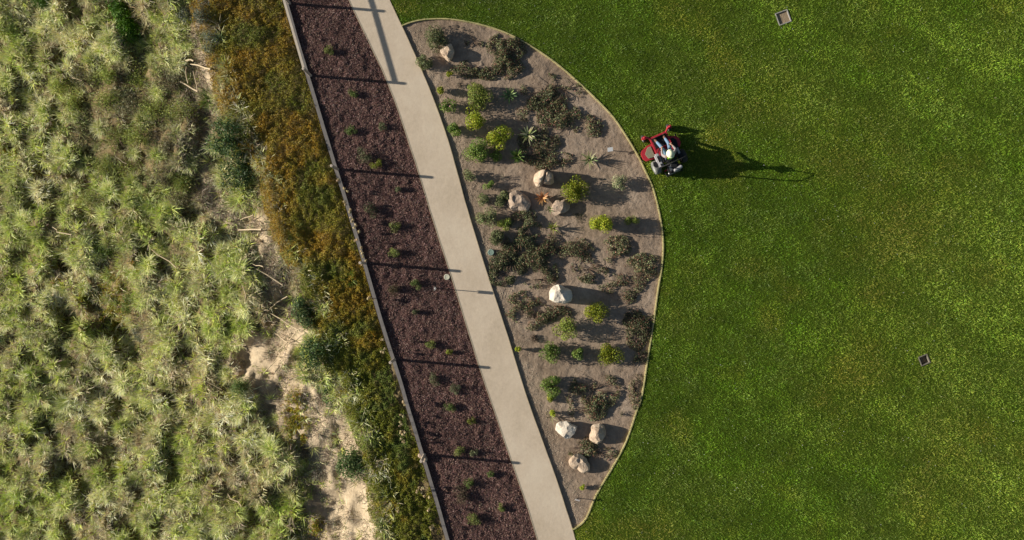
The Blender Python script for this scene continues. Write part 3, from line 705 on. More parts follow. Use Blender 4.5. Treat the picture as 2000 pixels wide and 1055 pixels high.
creeper([(1000,508,38,30),(985,535,26,22)],811,'dark creeping shrub by the two round lids',.26,1400,red=.08)
creeper([(1050,515,36,36),(1060,545,26,18)],812,'dark creeping shrub in the middle of the bed above the whitest boulder',.26,1400,red=.15)
creeper([(1075,480,26,22)],813,'dark creeping shrub between the lime rosette and the middle mass',.2,1200)
creeper([(1125,490,34,20)],814,'reddish creeping shrub below the lime-yellow round shrub',.18,1000,red=.2)
creeper([(1150,525,30,24)],815,'reddish green creeping shrub with a silvery spot above right of the whitest boulder',.2,1200,red=.2)
creeper([(1206,488,24,24)],816,'round creeping shrub below the lime-yellow round shrub, closer to the lawn',.22,1200)
creeper([(1255,522,30,22)],817,'creeping shrub closest to the widest point of the edging',.2,1000)
creeper([(1215,555,36,18)],818,'sparse creeping shrub at the end of the whitest boulder shadow',.14,850,red=.22)
creeper([(1020,600,32,24),(1045,620,32,20)],819,'dark creeping shrub beside the path left of the whitest boulder',.2,1200)
creeper([(1085,612,28,13)],820,'reddish brown creeping shrub right under the whitest boulder',.14,900,red=.25)
creeper([(1246,640,25,32)],821,'rounded creeping shrub against the edging above the yellow-olive shrub',.16,1600)
creeper([(1245,702,18,16)],822,'shaded sparse creeping shrub between the yellow-olive shrub and the edging',.12,700)
creeper([(1160,762,42,32),(1150,795,32,22)],823,'broadest creeping shrub in the lower bed, right of a green shrub',.22,1200)
creeper([(1241,765,12,28)],824,'narrow creeping shrub pressed along the edging in the lower bed',.14,900)
creeper([(1140,875,30,20),(1172,885,26,12)],825,'reddish creeping shrub among the three lowest boulders',.18,1100,red=.22)
creeper([(1225,580,18,12)],826,'very small reddish creeping shrub under the end of the long boulder shadow',.1,700,red=.25)

# rosettes
def rosette(px, py, r, seed, c0, c1, label, nl=18, wid=.05, upr=.5, hi=.08):
    g = np.random.default_rng(seed); n = nl; az = np.arange(n)*2.399 + g.uniform(-.2,.2,n)
    lay = np.linspace(0, 1, n); lean = 1.35 - upr*lay*1.5 + g.uniform(-.1,.1,n)
    c = mixc(c0, c1, g.random(n)); parts = []
    base = np.stack([.03*np.cos(az), .03*np.sin(az), (.02 if hi is None else hi)+.08*lay], -1)
    V, F, C = blades(g, base, az, 1.0*r*g.uniform(.85,1.15,n)*(1.05-.15*lay), lean, g.uniform(-.1,.4,n), np.full(n, wid*1.6)*g.uniform(.8,1.1,n), jit(g,c,.15)*.85, jit(g,c,.15)*1.1, k=5)
    V2 = V.copy(); V2[:,2] -= .012
    F = np.vstack([F, F[:, ::-1] + len(V)]); V = np.vstack([V, V2]); C = np.vstack([C, C*.8])
    o = mesh_obj('spiky_rosette', V, F, M['leaf'], cols=C); x, y = P0(px, py, .15); o.location = (x, y, 0)
    return tag(o, label, 'succulent plant')
rosette(994,186,.36,901,(.18,.32,.10),(.42,.52,.20),'upper green spiky rosette standing in shade right of the largest round shrub',22,.055)
rosette(1031,263,.42,902,(.36,.42,.12),(.85,.78,.50),'pale variegated spiky rosette with cream leaves above the dark shaded creeping shrub',20,.055)
rosette(1010,305,.36,903,(.08,.16,.03),(.20,.30,.07),'dark green dense spiky rosette beside the shaded small shrub',30,.05,.8)
rosette(1151,312,.38,904,(.32,.40,.15),(.66,.65,.38),'light green spiky rosette alone on open soil near the white plaque',24,.05,.8)
rosette(1059,387,.34,905,(.60,.26,.09),(.75,.45,.22),'orange star-shaped rosette between the hollow-topped and wedge boulders',16,.06,.6)
rosette(1080,445,.28,906,(.28,.34,.06),(.50,.52,.14),'small lime green rosette below the wedge boulder',18,.04,.9)
rosette(1074,409,.22,907,(.20,.28,.08),(.42,.42,.22),'tiny pale green rosette at the left foot of the wedge boulder',12,.035,.8)
rosette(1077,815,.3,908,(.42,.40,.20),(.60,.55,.33),'pale yellow splayed rosette above the white boulder in the lower bed',9,.03,.2)

# bank shrubs
def bshrub(px, py, r, h, seed, pal, label, nl, lsz=.06, asp=1.0, rough=.35, lobes=12, name='bank_shrub', group=None):
    x, y, z = PT(np.array(px), np.array(py))
    sc = (H - float(z)) / FP
    return shrub((float(x), float(y), float(z) - .05), r*sc, h, seed, *pal, label, nl, lsz, name=name, asp=asp, lobes=lobes, rough=rough, group=group)
DKB = ((.03,.065,.022),(.12,.19,.06)); BRG = ((.07,.17,.015),(.16,.33,.03)); OLV = ((.20,.25,.04),(.42,.47,.12)); GRY = ((.14,.13,.10),(.27,.25,.19)); SAGE = ((.13,.16,.11),(.26,.29,.20))
bshrub(243,22,36,.9,1001,BRG,'upper half of the vivid green feathery shrub pair at the top of the bank',3200,.05)
bshrub(258,60,32,.8,1002,BRG,'lower lobe of the vivid green feathery shrub pair at the top of the bank',2600,.05)
bshrub(88,4,24,.7,1003,((.03,.08,.01),(.10,.19,.02)),'dark green shrub cut by the top edge at the upper left of the bank',1500,.05)
bshrub(452,275,42,1.3,1004,DKB,'very dark blue-green shrub, upper one of two along the cover strip',2600,.055,1.3)
bshrub(474,335,42,1.3,1005,DKB,'very dark blue-green shrub, lower one of two along the cover strip',2600,.055,1.2)
bshrub(601,612,32,1.0,1006,((.05,.09,.03),(.15,.22,.08)),'green shrub above the darkest narrow one in the middle of the bank edge',1900,.055,1.4)
bshrub(614,688,30,1.0,1007,DKB,'darkest narrow shrub below the green one at the middle of the bank edge',1800,.05,1.5)
bshrub(640,765,28,.6,1008,((.06,.12,.035),(.17,.26,.09)),'open green shrub above the bare pale soil',1300,.05,1.5)
bshrub(690,903,42,.9,1009,((.04,.08,.022),(.15,.21,.07)),'large dense green shrub right beside the bare pale soil',3600,.055,.85)
bshrub(470,752,20,.8,1010,((.07,.12,.03),(.17,.24,.07)),'soft green column-like shrub left of the bare pale soil',1600,.035,2.0)
bshrub(212,492,26,.6,1011,((.09,.15,.02),(.20,.28,.05)),'soft feathery green shrub near the spiky dark tuft',1300,.035,1.3)
bshrub(252,590,19,.6,1012,((.10,.16,.02),(.20,.28,.05)),'narrow feathery green shrub amid the yellow succulents',1200,.035,2.0)
bshrub(276,648,18,.4,1013,SAGE,'grey-green feathery shrub below the yellow succulents',900,.035,1.4)
bshrub(400,30,26,.6,1014,SAGE,'upper sage grey shrub beside the orange cover at the top',900,.04,1.3)
bshrub(415,85,22,.5,1015,SAGE,'lower sage grey shrub beside the orange cover near the top',700,.04,1.3)
bshrub(365,30,20,.6,1016,SAGE,'sage grey shrub at the top left of the sage pair',700,.04)
bshrub(625,925,26,.5,1017,GRY,'dead grey twiggy shrub left of the large dense green shrub',900,.03,1.2,name='dead_shrub')
bshrub(600,880,22,.5,1018,GRY,'dead grey twiggy shrub above the other dead one on the bare soil',700,.03,1.2,name='dead_shrub')
bshrub(660,1020,24,.4,1019,GRY,'dead grey shrub lowest on the bare soil near the bottom',700,.03,1.2,name='dead_shrub')
rs = random.Random(5)
scr = [(165,150),(215,140),(270,150),(325,165),(150,205),(205,205),(262,212),(318,222),(362,215),(170,262),(228,270),(285,280),(340,285),(205,325),(258,335),(312,345),(120,165),(365,345),(350,390),(190,380)]
rows_ = {}
for i, (a, b) in enumerate(scr): rows_.setdefault(round((b-150)/58), []).append((a, i))
SCRN = [None]*len(scr)
for q_, L_ in rows_.items():
    for k_, (_, i) in enumerate(sorted(L_)): SCRN[i] = '%s from the left in the %s row of the thicket' % ((['first']+ORD[1:])[k_], (['first']+ORD[1:])[q_])
for i, (a, b) in enumerate(scr):
    bshrub(a+rs.uniform(-8,8), b+rs.uniform(-8,8), rs.uniform(32,42), rs.uniform(.5,.9), 1100+i, OLV if i % 3 else ((.16,.145,.09),(.28,.27,.13)),
        ('olive twiggy scrub bush, ' if i % 3 else 'grey-brown half-dead scrub bush, ') + SCRN[i], 1300, .036, rough=.6, name='scrub_bush', group='scrub bushes in the thicket on the bank')

# dead stalks lying on the bank
ST = [((368,123),(386,123),'short thick pale dead stalk, topmost of the crossed stalks'),((378,128),(419,139),'long pale dead stalk pointing right in the crossed group'),((358,163),(394,183),'pale dead stalk slanting below the crossed group'),((383,143),(393,179),'steep dead stalk inside the crossed group'),((370,133),(375,166),'steep thin dead stalk left in the crossed group'),
 ((474,432),(501,421),'bent pale dead stalk just above the thick horizontal one at mid bank'),((470,449),(517,450),'thick pale horizontal dead stalk at mid bank beside the bare gap'),((506,526),(558,557),'long pale dead stalk slanting down right below the grey-green tuft'),((497,516),(520,521),'short pale dead stalk at the head of the long slanting one'),
 ((534,611),(590,643),'long thin dead stalk crossing the dark hollow beside the green shrub'),((545,651),(567,668),'short dead stalk below the dark hollow'),((541,690),(583,648),'dead stalk rising to the right below the dark hollow'),((456,673),(487,673),'horizontal thin dead stalk left of the dark hollow'),((478,556),(486,583),'short steep dead stalk left of the long slanting ones'),
 ((534,600),(567,578),'dead stalk rising right above the dark hollow'),((300,486),(352,523),'long dead stalk slanting through the grass in the middle of the bank'),((232,308),(256,322),'thin pale dead stalk under the olive thicket'),((150,156),(170,162),'thin pale dead stalk left in the olive thicket'),
 ((110,445),(150,460),'dead stalk above the dark hollow at the left'),((545,700),(520,728),'dead stalk on the upper end of the bare pale soil'),((450,960),(478,985),'dead stalk in the grass left of the bare soil near the bottom'),((400,740),(440,757),'thin dead stalk left of the soft green column-like shrub'),((330,610),(360,640),'dead stalk lying right of the yellow succulents')]
for i, (a, b, lab) in enumerate(ST):
    g = np.random.default_rng(1300+i)
    A = np.array(a, float); B = np.array(b, float); pts = []
    for t in (0, .35, .7, 1):
        q = A*(1-t) + B*t; x, y, z = PT(np.array(q[0]), np.array(q[1])); pts.append(np.array([float(x), float(y), float(z)]))
    z0, z1 = pts[0][2] + .35, pts[-1][2] + .45
    o0 = pts[0].copy(); P = []
    for j, t in enumerate((0, .35, .7, 1)): P.append(np.array([pts[j][0], pts[j][1] + g.uniform(-.03,.03), z0*(1-t)+z1*t]) - o0)
    rr0 = .032 if i in (0,1,6,7,2) else .02
    V, F, C = polytube(P, [rr0*.7, rr0, rr0*1.1, rr0*1.3], 7); o = mesh_obj('dead_stalk', V, F, M['stalk'], smooth=True); o.location = o0
    tag(o, lab, 'dead stalk', 'dead stalks on the bank')

# dried flower heads along the kerb
FH = [(663,352,2),(672,372,2),(671,398,3),(681,412,3),(688,428,4),(693,441,3),(696,452,2),(698,470,2),(703,486,3),(706,497,3),(711,512,2),(724,583,4),(744,668,2),(748,683,3),(786,790,3),(783,812,2),(781,830,4),(785,845,5),(786,862,3),(818,958,4),(829,957,3),(833,975,2),(836,1000,2),(845,1030,3),(775,1000,2)]
FORD = {i: k for k, i in enumerate(sorted(range(len(FH)), key=lambda q: FH[q][1]))}
for i, (a, b, m) in enumerate(FH):
    g = np.random.default_rng(1500+i); hz = g.uniform(.42, .62)
    x, y = P0(a, b, hz); z = float(T(np.array(x), np.array(y)))
    root = empty('dried_flower', (x, y, z)); St, Hd = [], []
    for j in range(m):
        dx, dy = g.uniform(-.12,.12,2); zt = hz - z - g.uniform(0,.12)
        St.append(tube((dx*.2, dy*.2, 0), (dx, dy, zt), .006, .004, 4))
        q = 26; d = unit(g.normal(size=(q,3)) + np.array([[0,0,.4]])); c = np.array([[dx, dy, zt]]) + d*.055*g.uniform(.6,1,(q,1))
        Hd.append(leaves(g, c, d, g.uniform(.02,.035,q), jit(g, np.tile(np.array([[.62,.50,.29]]), (q,1)), .2), .8))
    V, F, C = cat(Hd); mesh_obj('flower_head', V, F, M['leaf'], root, cols=C)
    V, F, C = cat(St); mesh_obj('stems', V, F, M['stalk'], root)
    tag(root, '%s of the dried cream flower clusters counted down the kerb from the top, %s heads' % ((['first']+ORD[1:]+['twenty-first','twenty-second','twenty-third','twenty-fourth','twenty-fifth'])[FORD[i]], ['no','one','two','three','four','five'][m]), 'dried flower', 'dried flowers along the kerb')
# ------------------------------------------------------------------ boulders
def bouldermat(name, c0, c1, c2):
    m, n, b = newmat(name); L = n.links.new; g = n.nodes.new('ShaderNodeTexCoord')
    a = n.nodes.new('ShaderNodeTexNoise'); a.inputs['Scale'].default_value = 3.2; a.inputs['Detail'].default_value = 8; a.inputs['Roughness'].default_value = .65
    L(g.outputs['Object'], a.inputs['Vector']); r = n.nodes.new('ShaderNodeValToRGB'); e = r.color_ramp.elements; e.new(.5)
    for q, (p, c) in zip(e, ((.3,c0),(.5,c1),(.68,c2))): q.position = p; q.color = (*c, 1)
    L(a.outputs['Fac'], r.inputs['Fac']); L(r.outputs['Color'], b.inputs['Base Color'])
    t = n.nodes.new('ShaderNodeTexNoise'); t.inputs['Scale'].default_value = 14; t.inputs['Detail'].default_value = 8
    L(g.outputs['Object'], t.inputs['Vector']); bp = n.nodes.new('ShaderNodeBump'); bp.inputs['Distance'].default_value = .03; bp.inputs['Strength'].default_value = .8
    L(t.outputs['Fac'], bp.inputs['Height']); L(bp.outputs['Normal'], b.inputs['Normal']); b.inputs['Roughness'].default_value = .9
    return m
BM = {'tan': bouldermat('boulder_tan', (.36,.25,.17), (.55,.42,.30), (.66,.54,.41)), 'white': bouldermat('boulder_white', (.46,.38,.30), (.66,.59,.49), (.76,.70,.60)), 'brown': bouldermat('boulder_brown', (.26,.19,.14), (.45,.34,.25), (.58,.47,.36))}
def boulder(px, py, outline, h, seed, mat, label, hollow=None, groove=None):
    """outline: silhouette in photo pixels round (px,py)"""
    ol = np.array(outline, float); an = np.arctan2(-(ol[:,1]-py), ol[:,0]-px); rd = np.hypot(ol[:,0]-px, ol[:,1]-py)/46.
    o_ = np.argsort(an); an = an[o_]; rd = rd[o_]; an = np.concatenate([an-2*math.pi, an, an+2*math.pi]); rd = np.tile(rd, 3)
    bm = bmesh.new(); bmesh.ops.create_icosphere(bm, subdivisions=5, radius=1); g = np.random.default_rng(seed)
    V = np.array([v.co[:] for v in bm.verts])
    for i in range(16):                                   # flat broken faces
        d = unit(g.normal(size=3) + np.array([0,0,.35])); lim = g.uniform(.66, .90); s = V @ d
        V = V - np.clip(s - lim, 0, None)[:, None]*d[None]*.93
    nz = fbm(V[:,0]*2.2 + seed, V[:,1]*2.2 + V[:,2]*1.7, seed, 4) - .5; V = V*(1 + .16*nz)[:, None]
    th = np.arctan2(V[:,1], V[:,0]); rr = np.hypot(V[:,0], V[:,1]); R_ = np.interp(th, an, rd)
    X = np.cos(th)*rr*R_*1.13; Y = np.sin(th)*rr*R_*1.13; Z = V[:,2]
    zz = np.where(Z > 0, Z*h*.72, Z*h*.4) + h*.24
    if hollow is not None:
        hx, hy, hr, hd = hollow; dd = np.hypot(X-hx, Y-hy)/hr; zz = zz - hd*np.clip(1-dd**2, 0, 1)*(Z > 0)
    if groove is not None:
        gx, gy, ga, gw, gd = groove; dd = abs((X-gx)*math.sin(ga) - (Y-gy)*math.cos(ga))/gw; zz = zz - gd*np.clip(1-dd, 0, 1)*(Z > 0)
    for v, a, b, c in zip(bm.verts, X, Y, zz): v.co = (a, b, c)
    me = bpy.data.meshes.new('boulder'); bm.to_mesh(me); bm.free(); me.materials.append(BM[mat])
    o = bpy.data.objects.new('boulder', me); COL.objects.link(o); x, y = P0(px, py, h*.45); o.location = (x, y, 0)
    return tag(o, label, 'boulder', 'boulders in the planted bed')
boulder(873,101,[(867,87),(881,85),(886,93),(884,105),(875,117),(868,111),(859,104),(864,94)],.52,1,'tan','pale tan pointed boulder, topmost in the bed beside the large dull green shrub')
boulder(1064,346,[(1050,332),(1058,328),(1068,333),(1080,335),(1085,345),(1077,362),(1062,360),(1050,362),(1045,352),(1046,340)],.80,2,'tan','cream pink boulder split by a groove across its top',groove=(.0,.05,1.25,.06,.16))
boulder(1013,391,[(1007,370),(1018,375),(1028,382),(1034,400),(1032,413),(1012,412),(998,404),(993,388),(996,378)],.40,3,'brown','greyish hollow-topped boulder left of the orange star-shaped rosette',hollow=(-.08,.04,.2,.07))
boulder(1091,405,[(1074,411),(1080,398),(1095,393),(1103,391),(1110,400),(1108,411),(1095,417),(1080,417)],.42,4,'brown','small tan wedge boulder right of the orange star-shaped rosette')
boulder(1095,575,[(1072,575),(1076,563),(1088,559),(1105,562),(1118,567),(1121,576),(1114,588),(1096,592),(1082,594),(1073,585)],.90,5,'white','whitest boulder of the bed, large and alone in its middle')
boulder(1107,839,[(1088,838),(1090,829),(1100,825),(1118,828),(1127,836),(1125,848),(1112,854),(1095,852)],.52,6,'white','white rounded boulder, left of the upright pinkish one in the lower bed')
boulder(1164,848,[(1160,829),(1172,827),(1179,836),(1176,858),(1168,870),(1158,864),(1151,854),(1154,840)],.46,7,'tan','upright pinkish boulder nearest the lawn in the lower bed')
boulder(1131,903,[(1110,903),(1116,891),(1128,885),(1138,888),(1145,902),(1150,918),(1140,922),(1128,915),(1115,912)],.42,8,'tan','orange tan boulder, lowest in the bed',hollow=(.02,.1,.12,.06))
# small stones
def stone(px, py, r, label, mat='tan', z=None, seed=1):
    bm = bmesh.new(); bmesh.ops.create_icosphere(bm, subdivisions=3, radius=r); g = np.random.default_rng(seed)
    for v in bm.verts:
        k = 1 + .35*(float(vn(v.co.x/r*1.7+seed, v.co.y/r*1.7+v.co.z/r, seed)) - .5); v.co *= k; v.co.z *= .7
    me = bpy.data.meshes.new('stone'); bm.to_mesh(me); bm.free(); me.materials.append(BM[mat])
    o = bpy.data.objects.new('stone', me); COL.objects.link(o)
    if z is None: x, y, z = PT(np.array(px), np.array(py)); x, y, z = float(x), float(y), float(z)
    else: x, y = P0(px, py)
    o.location = (x, y, z + r*.4); return tag(o, label, 'stone')
stone(112,573,.2,'pale whitish stone by the dark hollow on the left of the bank','white',seed=3)
stone(829,895,.13,'small tan stone beside the sixth fence post at the kerb','tan',.08,4)
stone(821,890,.10,'smaller tan stone left of the sixth fence post','tan',-.02,5)
stone(590,793,.14,'orange tan stone on the bare soil of the bank','tan',seed=6)
stone(578,852,.15,'tan stone below the yellow succulents on the bare soil','tan',seed=7)

# ------------------------------------------------------------------ fence
fence = empty('fence', (*P0(660,331), 0))
fo = Vector(fence.location)
posts = [(566,7),(607,148),(660,331),(714,514),(771,702),(829,888),(888,1074),(520,-135)]
def cyl(x, y, z0, z1, r, n=14, bev=.012):
    th = np.arange(n)*2*math.pi/n; V = []
    for rr, z in ((r, z0), (r, z1-bev), (r-bev, z1)): V += [(x+rr*math.cos(t), y+rr*math.sin(t), z) for t in th]
    F = [(k*n+i, k*n+(i+1) % n, (k+1)*n+(i+1) % n, (k+1)*n+i) for k in range(2) for i in range(n)] + [tuple(range(2*n, 3*n)), tuple(range(n))[::-1]]
    return V, F
for p in posts:
    x, y = P0(*p); V, F = cyl(x-fo.x, y-fo.y, -.5, 1.30, .062); mesh_obj('post', V, F, M['wood'], fence)
a = np.array(P0(*posts[0])); b = np.array(P0(*posts[1])); c = np.array(P0(*posts[7]))
def bar(p, q, w, z0, z1, name, mat, parent):
    p = np.array(p) - (fo.x, fo.y); q = np.array(q) - (fo.x, fo.y); return ribbon(name, np.array([p, q]), w, z0, z1, mat, parent=parent)
d = unit(b - a)
M['railw'] = plain('rail_wood', (.62,.53,.42), .8, var=.15, scale=9)
bar(a + d*.07, b - d*.064, .095, 1.14, 1.195, 'rail', M['railw'], fence)
d = unit(a - c); bar(c + d*.07, a - d*.07, .10, 1.14, 1.195, 'rail', M['wood'], fence)
tag(fence, 'weathered round post fence along the kerb with a rail left only at its top end', 'fence')

# ------------------------------------------------------------------ small garden fixtures
M['white'] = plain('white_paint', (.78,.78,.76), .5, var=.04); M['darkmetal'] = plain('dark_metal', (.06,.055,.05), .5, metal=.4)
M['lidg'] = plain('green_lid', (.24,.33,.27), .7, var=.1); M['lidb'] = plain('beige_lid', (.46,.41,.31), .7, var=.1); M['lidc'] = plain('cream_lid', (.62,.60,.46), .7, var=.06)
def lid(px, py, r, h, mat, label):
    n = 28; th = np.arange(n)*2*math.pi/n; V = []
    for rr, z in ((r, -.1), (r, h-.01), (r-.012, h), (r*.72, h), (r*.70, h-.008), (r*.1, h-.008)): V += [(rr*math.cos(t), rr*math.sin(t), z) for t in th]
    F = [(k*n+i, k*n+(i+1) % n, (k+1)*n+(i+1) % n, (k+1)*n+i) for k in range(5) for i in range(n)] + [tuple(range(5*n, 6*n))]
    o = mesh_obj('round_cover', V, F, mat); o.location = (*P0(px, py), 0); return tag(o, label, 'lid')
lid(873,541,.125,.07,M['lidc'],'round cream lid in the mulch at the edge of the path')
lid(959,493,.135,.12,M['lidg'],'round grey-green lid beside the path, upper of two')
lid(965,510,.135,.03,M['lidb'],'round beige lid beside the path, lower of two')
def rotz(v, a): return [(x*math.cos(a)-y*math.sin(a), x*math.sin(a)+y*math.cos(a), z) for x, y, z in v]
def boxv(cx, cy, cz, sx, sy, sz, bev=None):
    bm = bmesh.new(); bmesh.ops.create_cube(bm, size=1)
    for v in bm.verts: v.co = (cx+v.co.x*sx, cy+v.co.y*sy, cz+v.co.z*sz)
    if bev: bmesh.ops.bevel(bm, geom=list(bm.edges), offset=bev, segments=2, affect='EDGES')
    me = bpy.data.meshes.new('b'); bm.to_mesh(me); bm.free()
    V = [tuple(v.co) for v in me.vertices]; F = [tuple(p.vertices) for p in me.polygons]; bpy.data.meshes.remove(me); return V, F
def join(parts):
    V, F = [], []
    for v, f in parts: o = len(V); V += [tuple(map(float, q)) for q in v]; F += [tuple(int(i)+o for i in t) for t in f]
    return V, F
# marker post with curved head
x, y = P0(851,563); mp = empty('marker_post', (x, y, 0))
V, F = cyl(0, 0, -.2, .62, .018, 10, .004); mesh_obj('pole', V, F, M['white'], mp)
V = []; n = 9
for k_, rr in enumerate((.075, .062)):
    for z in (.60, .80):
        for i in range(n): t = R(-100) + R(200)*i/(n-1); V.append((rr*math.cos(t), rr*math.sin(t)*.9, z))
F = []
for i in range(n-1): F += [(i, i+1, n+i+1, n+i), (2*n+i+1, 2*n+i, 3*n+i, 3*n+i+1), (n+i, n+i+1, 3*n+i+1, 3*n+i), (i+1, i, 2*n+i, 2*n+i+1)]
F += [(0, n, 3*n, 2*n), (n-1, 3*n-1, 4*n-1, 2*n-1)]
mesh_obj('curved_head', V, F, M['white'], mp)
tag(mp, 'thin white marker post with a curved head in the mulch near the path', 'marker post')
# plaques on stakes
def plaque(px, py, h, w, l, tilt, rz, label, mat=M['white']):
    x, y = P0(px, py, h); r = empty('plant_plaque', (x, y, 0), rz)
    V, F = cyl(0, 0, -.1, h-.02, .018, 8, .003); mesh_obj('stake', V, F, M['darkmetal'], r)
    V, F = boxv(0, 0, 0, w, l, .014, .003); q = [(a, b*math.cos(tilt)-c*math.sin(tilt), b*math.sin(tilt)+c*math.cos(tilt)+h) for a, b, c in V]
    mesh_obj('plate', q, F, mat, r); return tag(r, label, 'plaque')
plaque(1192,292,.31,.22,.17,.25,R(8),'white tilted plaque on a stake near the lawn edging and the mower')
plaque(1128,977,.30,.2,.16,1.0,R(-15),'steeply tilted plaque on a stake at the bottom point of the bed', plain('grey_plate', (.5,.48,.48), .5))
# valve boxes in the lawn
M['box'] = plain('box_concrete', (.36,.34,.31), .8, var=.12, bump=.3); M['box2'] = plain('old_box', (.20,.18,.14), .9, var=.2); M['sand'] = plain('box_sand', (.33,.25,.16), .95, var=.3, scale=20, bump=.8)
for (px, py, s, an), lab, fill in zip(BOX, ('square open valve box with a pale rim, near the top edge of the lawn','smaller shadowed square valve box, in the right half of the lawn lower down'), (.0, -.14)):
    x, y = P0(px, py); r = empty('valve_box', (x, y, 0), R(an)); t = .045; parts = []
    for sx, sy in ((1,0),(-1,0),(0,1),(0,-1)):
        if sx: parts.append(boxv(sx*(s/2-t/2), 0, -.05, t, s, .24, .006))
        else: parts.append(boxv(0, sy*(s/2-t/2), -.052, s-2*t, t, .24, .006))
    V, F = join(parts); mesh_obj('rim', V, F, M['box'] if s > .5 else M['box2'], r)
    V, F = boxv(0, 0, fill-.03+.0, s-2*t-.004, s-2*t-.004, .1); mesh_obj('sand_fill', V, F, M['sand'], r)
    tag(r, lab, 'valve box')
for o in list(bpy.data.objects):    # holes for the boxes are cut in the lawn slab
    pass
lw = bpy.data.objects['lawn']
for (px, py, s, an) in BOX:
    x, y = P0(px, py); V, F = boxv(0, 0, 0, s*.985, s*.985, 1.0)
    V = [(a+x, b+y, c) for a, b, c in rotz(V, R(an))]
    cut = mesh_obj('cutter', V, F, M['box']); m = lw.modifiers.new('hole', 'BOOLEAN'); m.operation = 'DIFFERENCE'; m.object = cut; m.solver = 'EXACT'
    dg_ = bpy.context.evaluated_depsgraph_get(); me = bpy.data.meshes.new_from_object(lw.evaluated_get(dg_)); lw.modifiers.clear(); lw.data = me; bpy.data.objects.remove(cut)

# ------------------------------------------------------------------ ride-on mower
M['red'] = plain('red_paint', (.46,.035,.05), .38, var=.10, coat=.3); M['tyre'] = plain('tyre', (.045,.043,.04), .85, var=.2); M['rimw'] = plain('wheel_rim', (.33,.33,.32), .5)
M['tyre_lit'] = plain('sunlit_tyre', (.17,.175,.16), .9, var=.2)  # paler copy of the tyre: sunlight on the left rear wheel painted in
M['greyp'] = plain('grey_plastic', (.40,.39,.40), .6, var=.1); M['black'] = plain('black_plastic', (.018,.018,.02), .55, var=.2); M['mat_'] = plain('rubber_mat', (.26,.25,.17), .9, var=.2); M['steel'] = plain('steel', (.30,.30,.30), .45, metal=.8)
TH = R(24); mx_, my_ = P0(1295, 297)
mow = empty('ride_on_mower', (mx_, my_, .05), TH)
def part(name, parts, mat, parent=mow, smooth=False):
    V, F = join(parts) if isinstance(parts, list) else parts; return mesh_obj(name, V, F, M[mat], parent, smooth=smooth)
def prism(pts, z0, z1, bev=.02):
    bm = bmesh.new(); vs = [bm.verts.new((x, y, z0)) for x, y in pts]; f = bm.faces.new(vs)
    r_ = bmesh.ops.extrude_face_region(bm, geom=[f]); 
    for e in r_['geom']:
        if isinstance(e, bmesh.types.BMVert): e.co.z = z1
    bmesh.ops.recalc_face_normals(bm, faces=bm.faces)
    if bev: bmesh.ops.bevel(bm, geom=list(bm.edges), offset=bev, segments=2, affect='EDGES')
    me = bpy.data.meshes.new('b'); bm.to_mesh(me); bm.free(); V = [tuple(v.co) for v in me.vertices]; F = [tuple(p.vertices) for p in me.polygons]; bpy.data.meshes.remove(me); return V, F
def pt(P, r, n=10):
    out = []
    for i in range(len(P)-1):
        V, F, _ = tube(P[i], P[i+1], r, r, n); out.append((V, F))
    for p in P:
        bm = bmesh.new(); bmesh.ops.create_icosphere(bm, subdivisions=2, radius=r); out.append(([tuple(v.co + Vector(p)) for v in bm.verts], [tuple(v.index for v in f.verts) for f in bm.faces])); bm.free()
    return out
def wheel(cx, cy, r, w, nm, tm='tyre'):
    prof = [(r*.55,-w*.42),(r*.85,-w*.5),(r*.97,-w*.38),(r,-w*.15),(r,w*.15),(r*.97,w*.38),(r*.85,w*.5),(r*.55,w*.42)]
    n = 28; V = [(cx+o, cy+q*math.cos(t), r+q*math.sin(t)) for q, o in prof for t in np.arange(n)*2*math.pi/n]
    F = [(k*n+i, k*n+(i+1) % n, (k+1)*n+(i+1) % n, (k+1)*n+i) for k in range(7) for i in range(n)]
    wh = part(nm, (V, F), tm, smooth=True)
    prof = [(r*.05,-w*.30),(r*.40,-w*.30),(r*.56,-w*.43),(r*.56,w*.43),(r*.40,w*.30),(r*.05,w*.30)]
    V = [(cx+o, cy+q*math.cos(t), r+q*math.sin(t)) for q, o in prof for t in np.arange(n)*2*math.pi/n]
    F = [(k*n+i, k*n+(i+1) % n, (k+1)*n+(i+1) % n, (k+1)*n+i) for k in range(5) for i in range(n)] + [tuple(range(n))[::-1], tuple(range(5*n, 6*n))]
    part('rim', (V, F), 'rimw', wh)
wheel(-.60, -.50, .29, .27, 'rear_wheel', 'tyre_lit'); wheel(.60, -.50, .29, .27, 'rear_wheel')
wheel(-.58, .83, .16, .12, 'front_wheel'); wheel(.58, .83, .16, .12, 'front_wheel')
for s in (-1, 1):
    part('caster_fork', [boxv(s*.58, .83, .35, .18, .14, .03, .008), boxv(s*.58-.085, .83, .25, .02, .07, .2, .004), boxv(s*.58+.085, .83, .25, .02, .07, .2, .004), *pt([(s*.58,.84,.36),(s*.58,.84,.45)], .035)], 'red')
part('frame', [boxv(-.36,.15,.34,.07,1.15,.09,.012), boxv(.36,.15,.34,.07,1.15,.09,.012), boxv(0,.70,.345,.80,.085,.09,.012), boxv(0,-.42,.34,.66,.08,.08,.01), boxv(0,.2,.335,.65,.05,.06,.008),
   *pt([(-.36,.70,.36),(-.50,.82,.40),(-.58,.84,.42)], .042), *pt([(.36,.70,.36),(.50,.82,.40),(.58,.84,.42)], .042), boxv(0,-.78,.34,.7,.06,.12,.01)], 'red')
DK = [(-.42,.50),(-.56,.50),(-.86,.40),(-.95,.27),(-.95,.05),(-.85,-.10),(-.45,-.14),(.45,-.14),(.70,-.10),(.80,.06),(.80,.25),(.70,.40),(.45,.50),(.15,.56),(-.15,.56)]
dk = part('cutting_deck', prism(DK, .09, .22, .02), 'red')
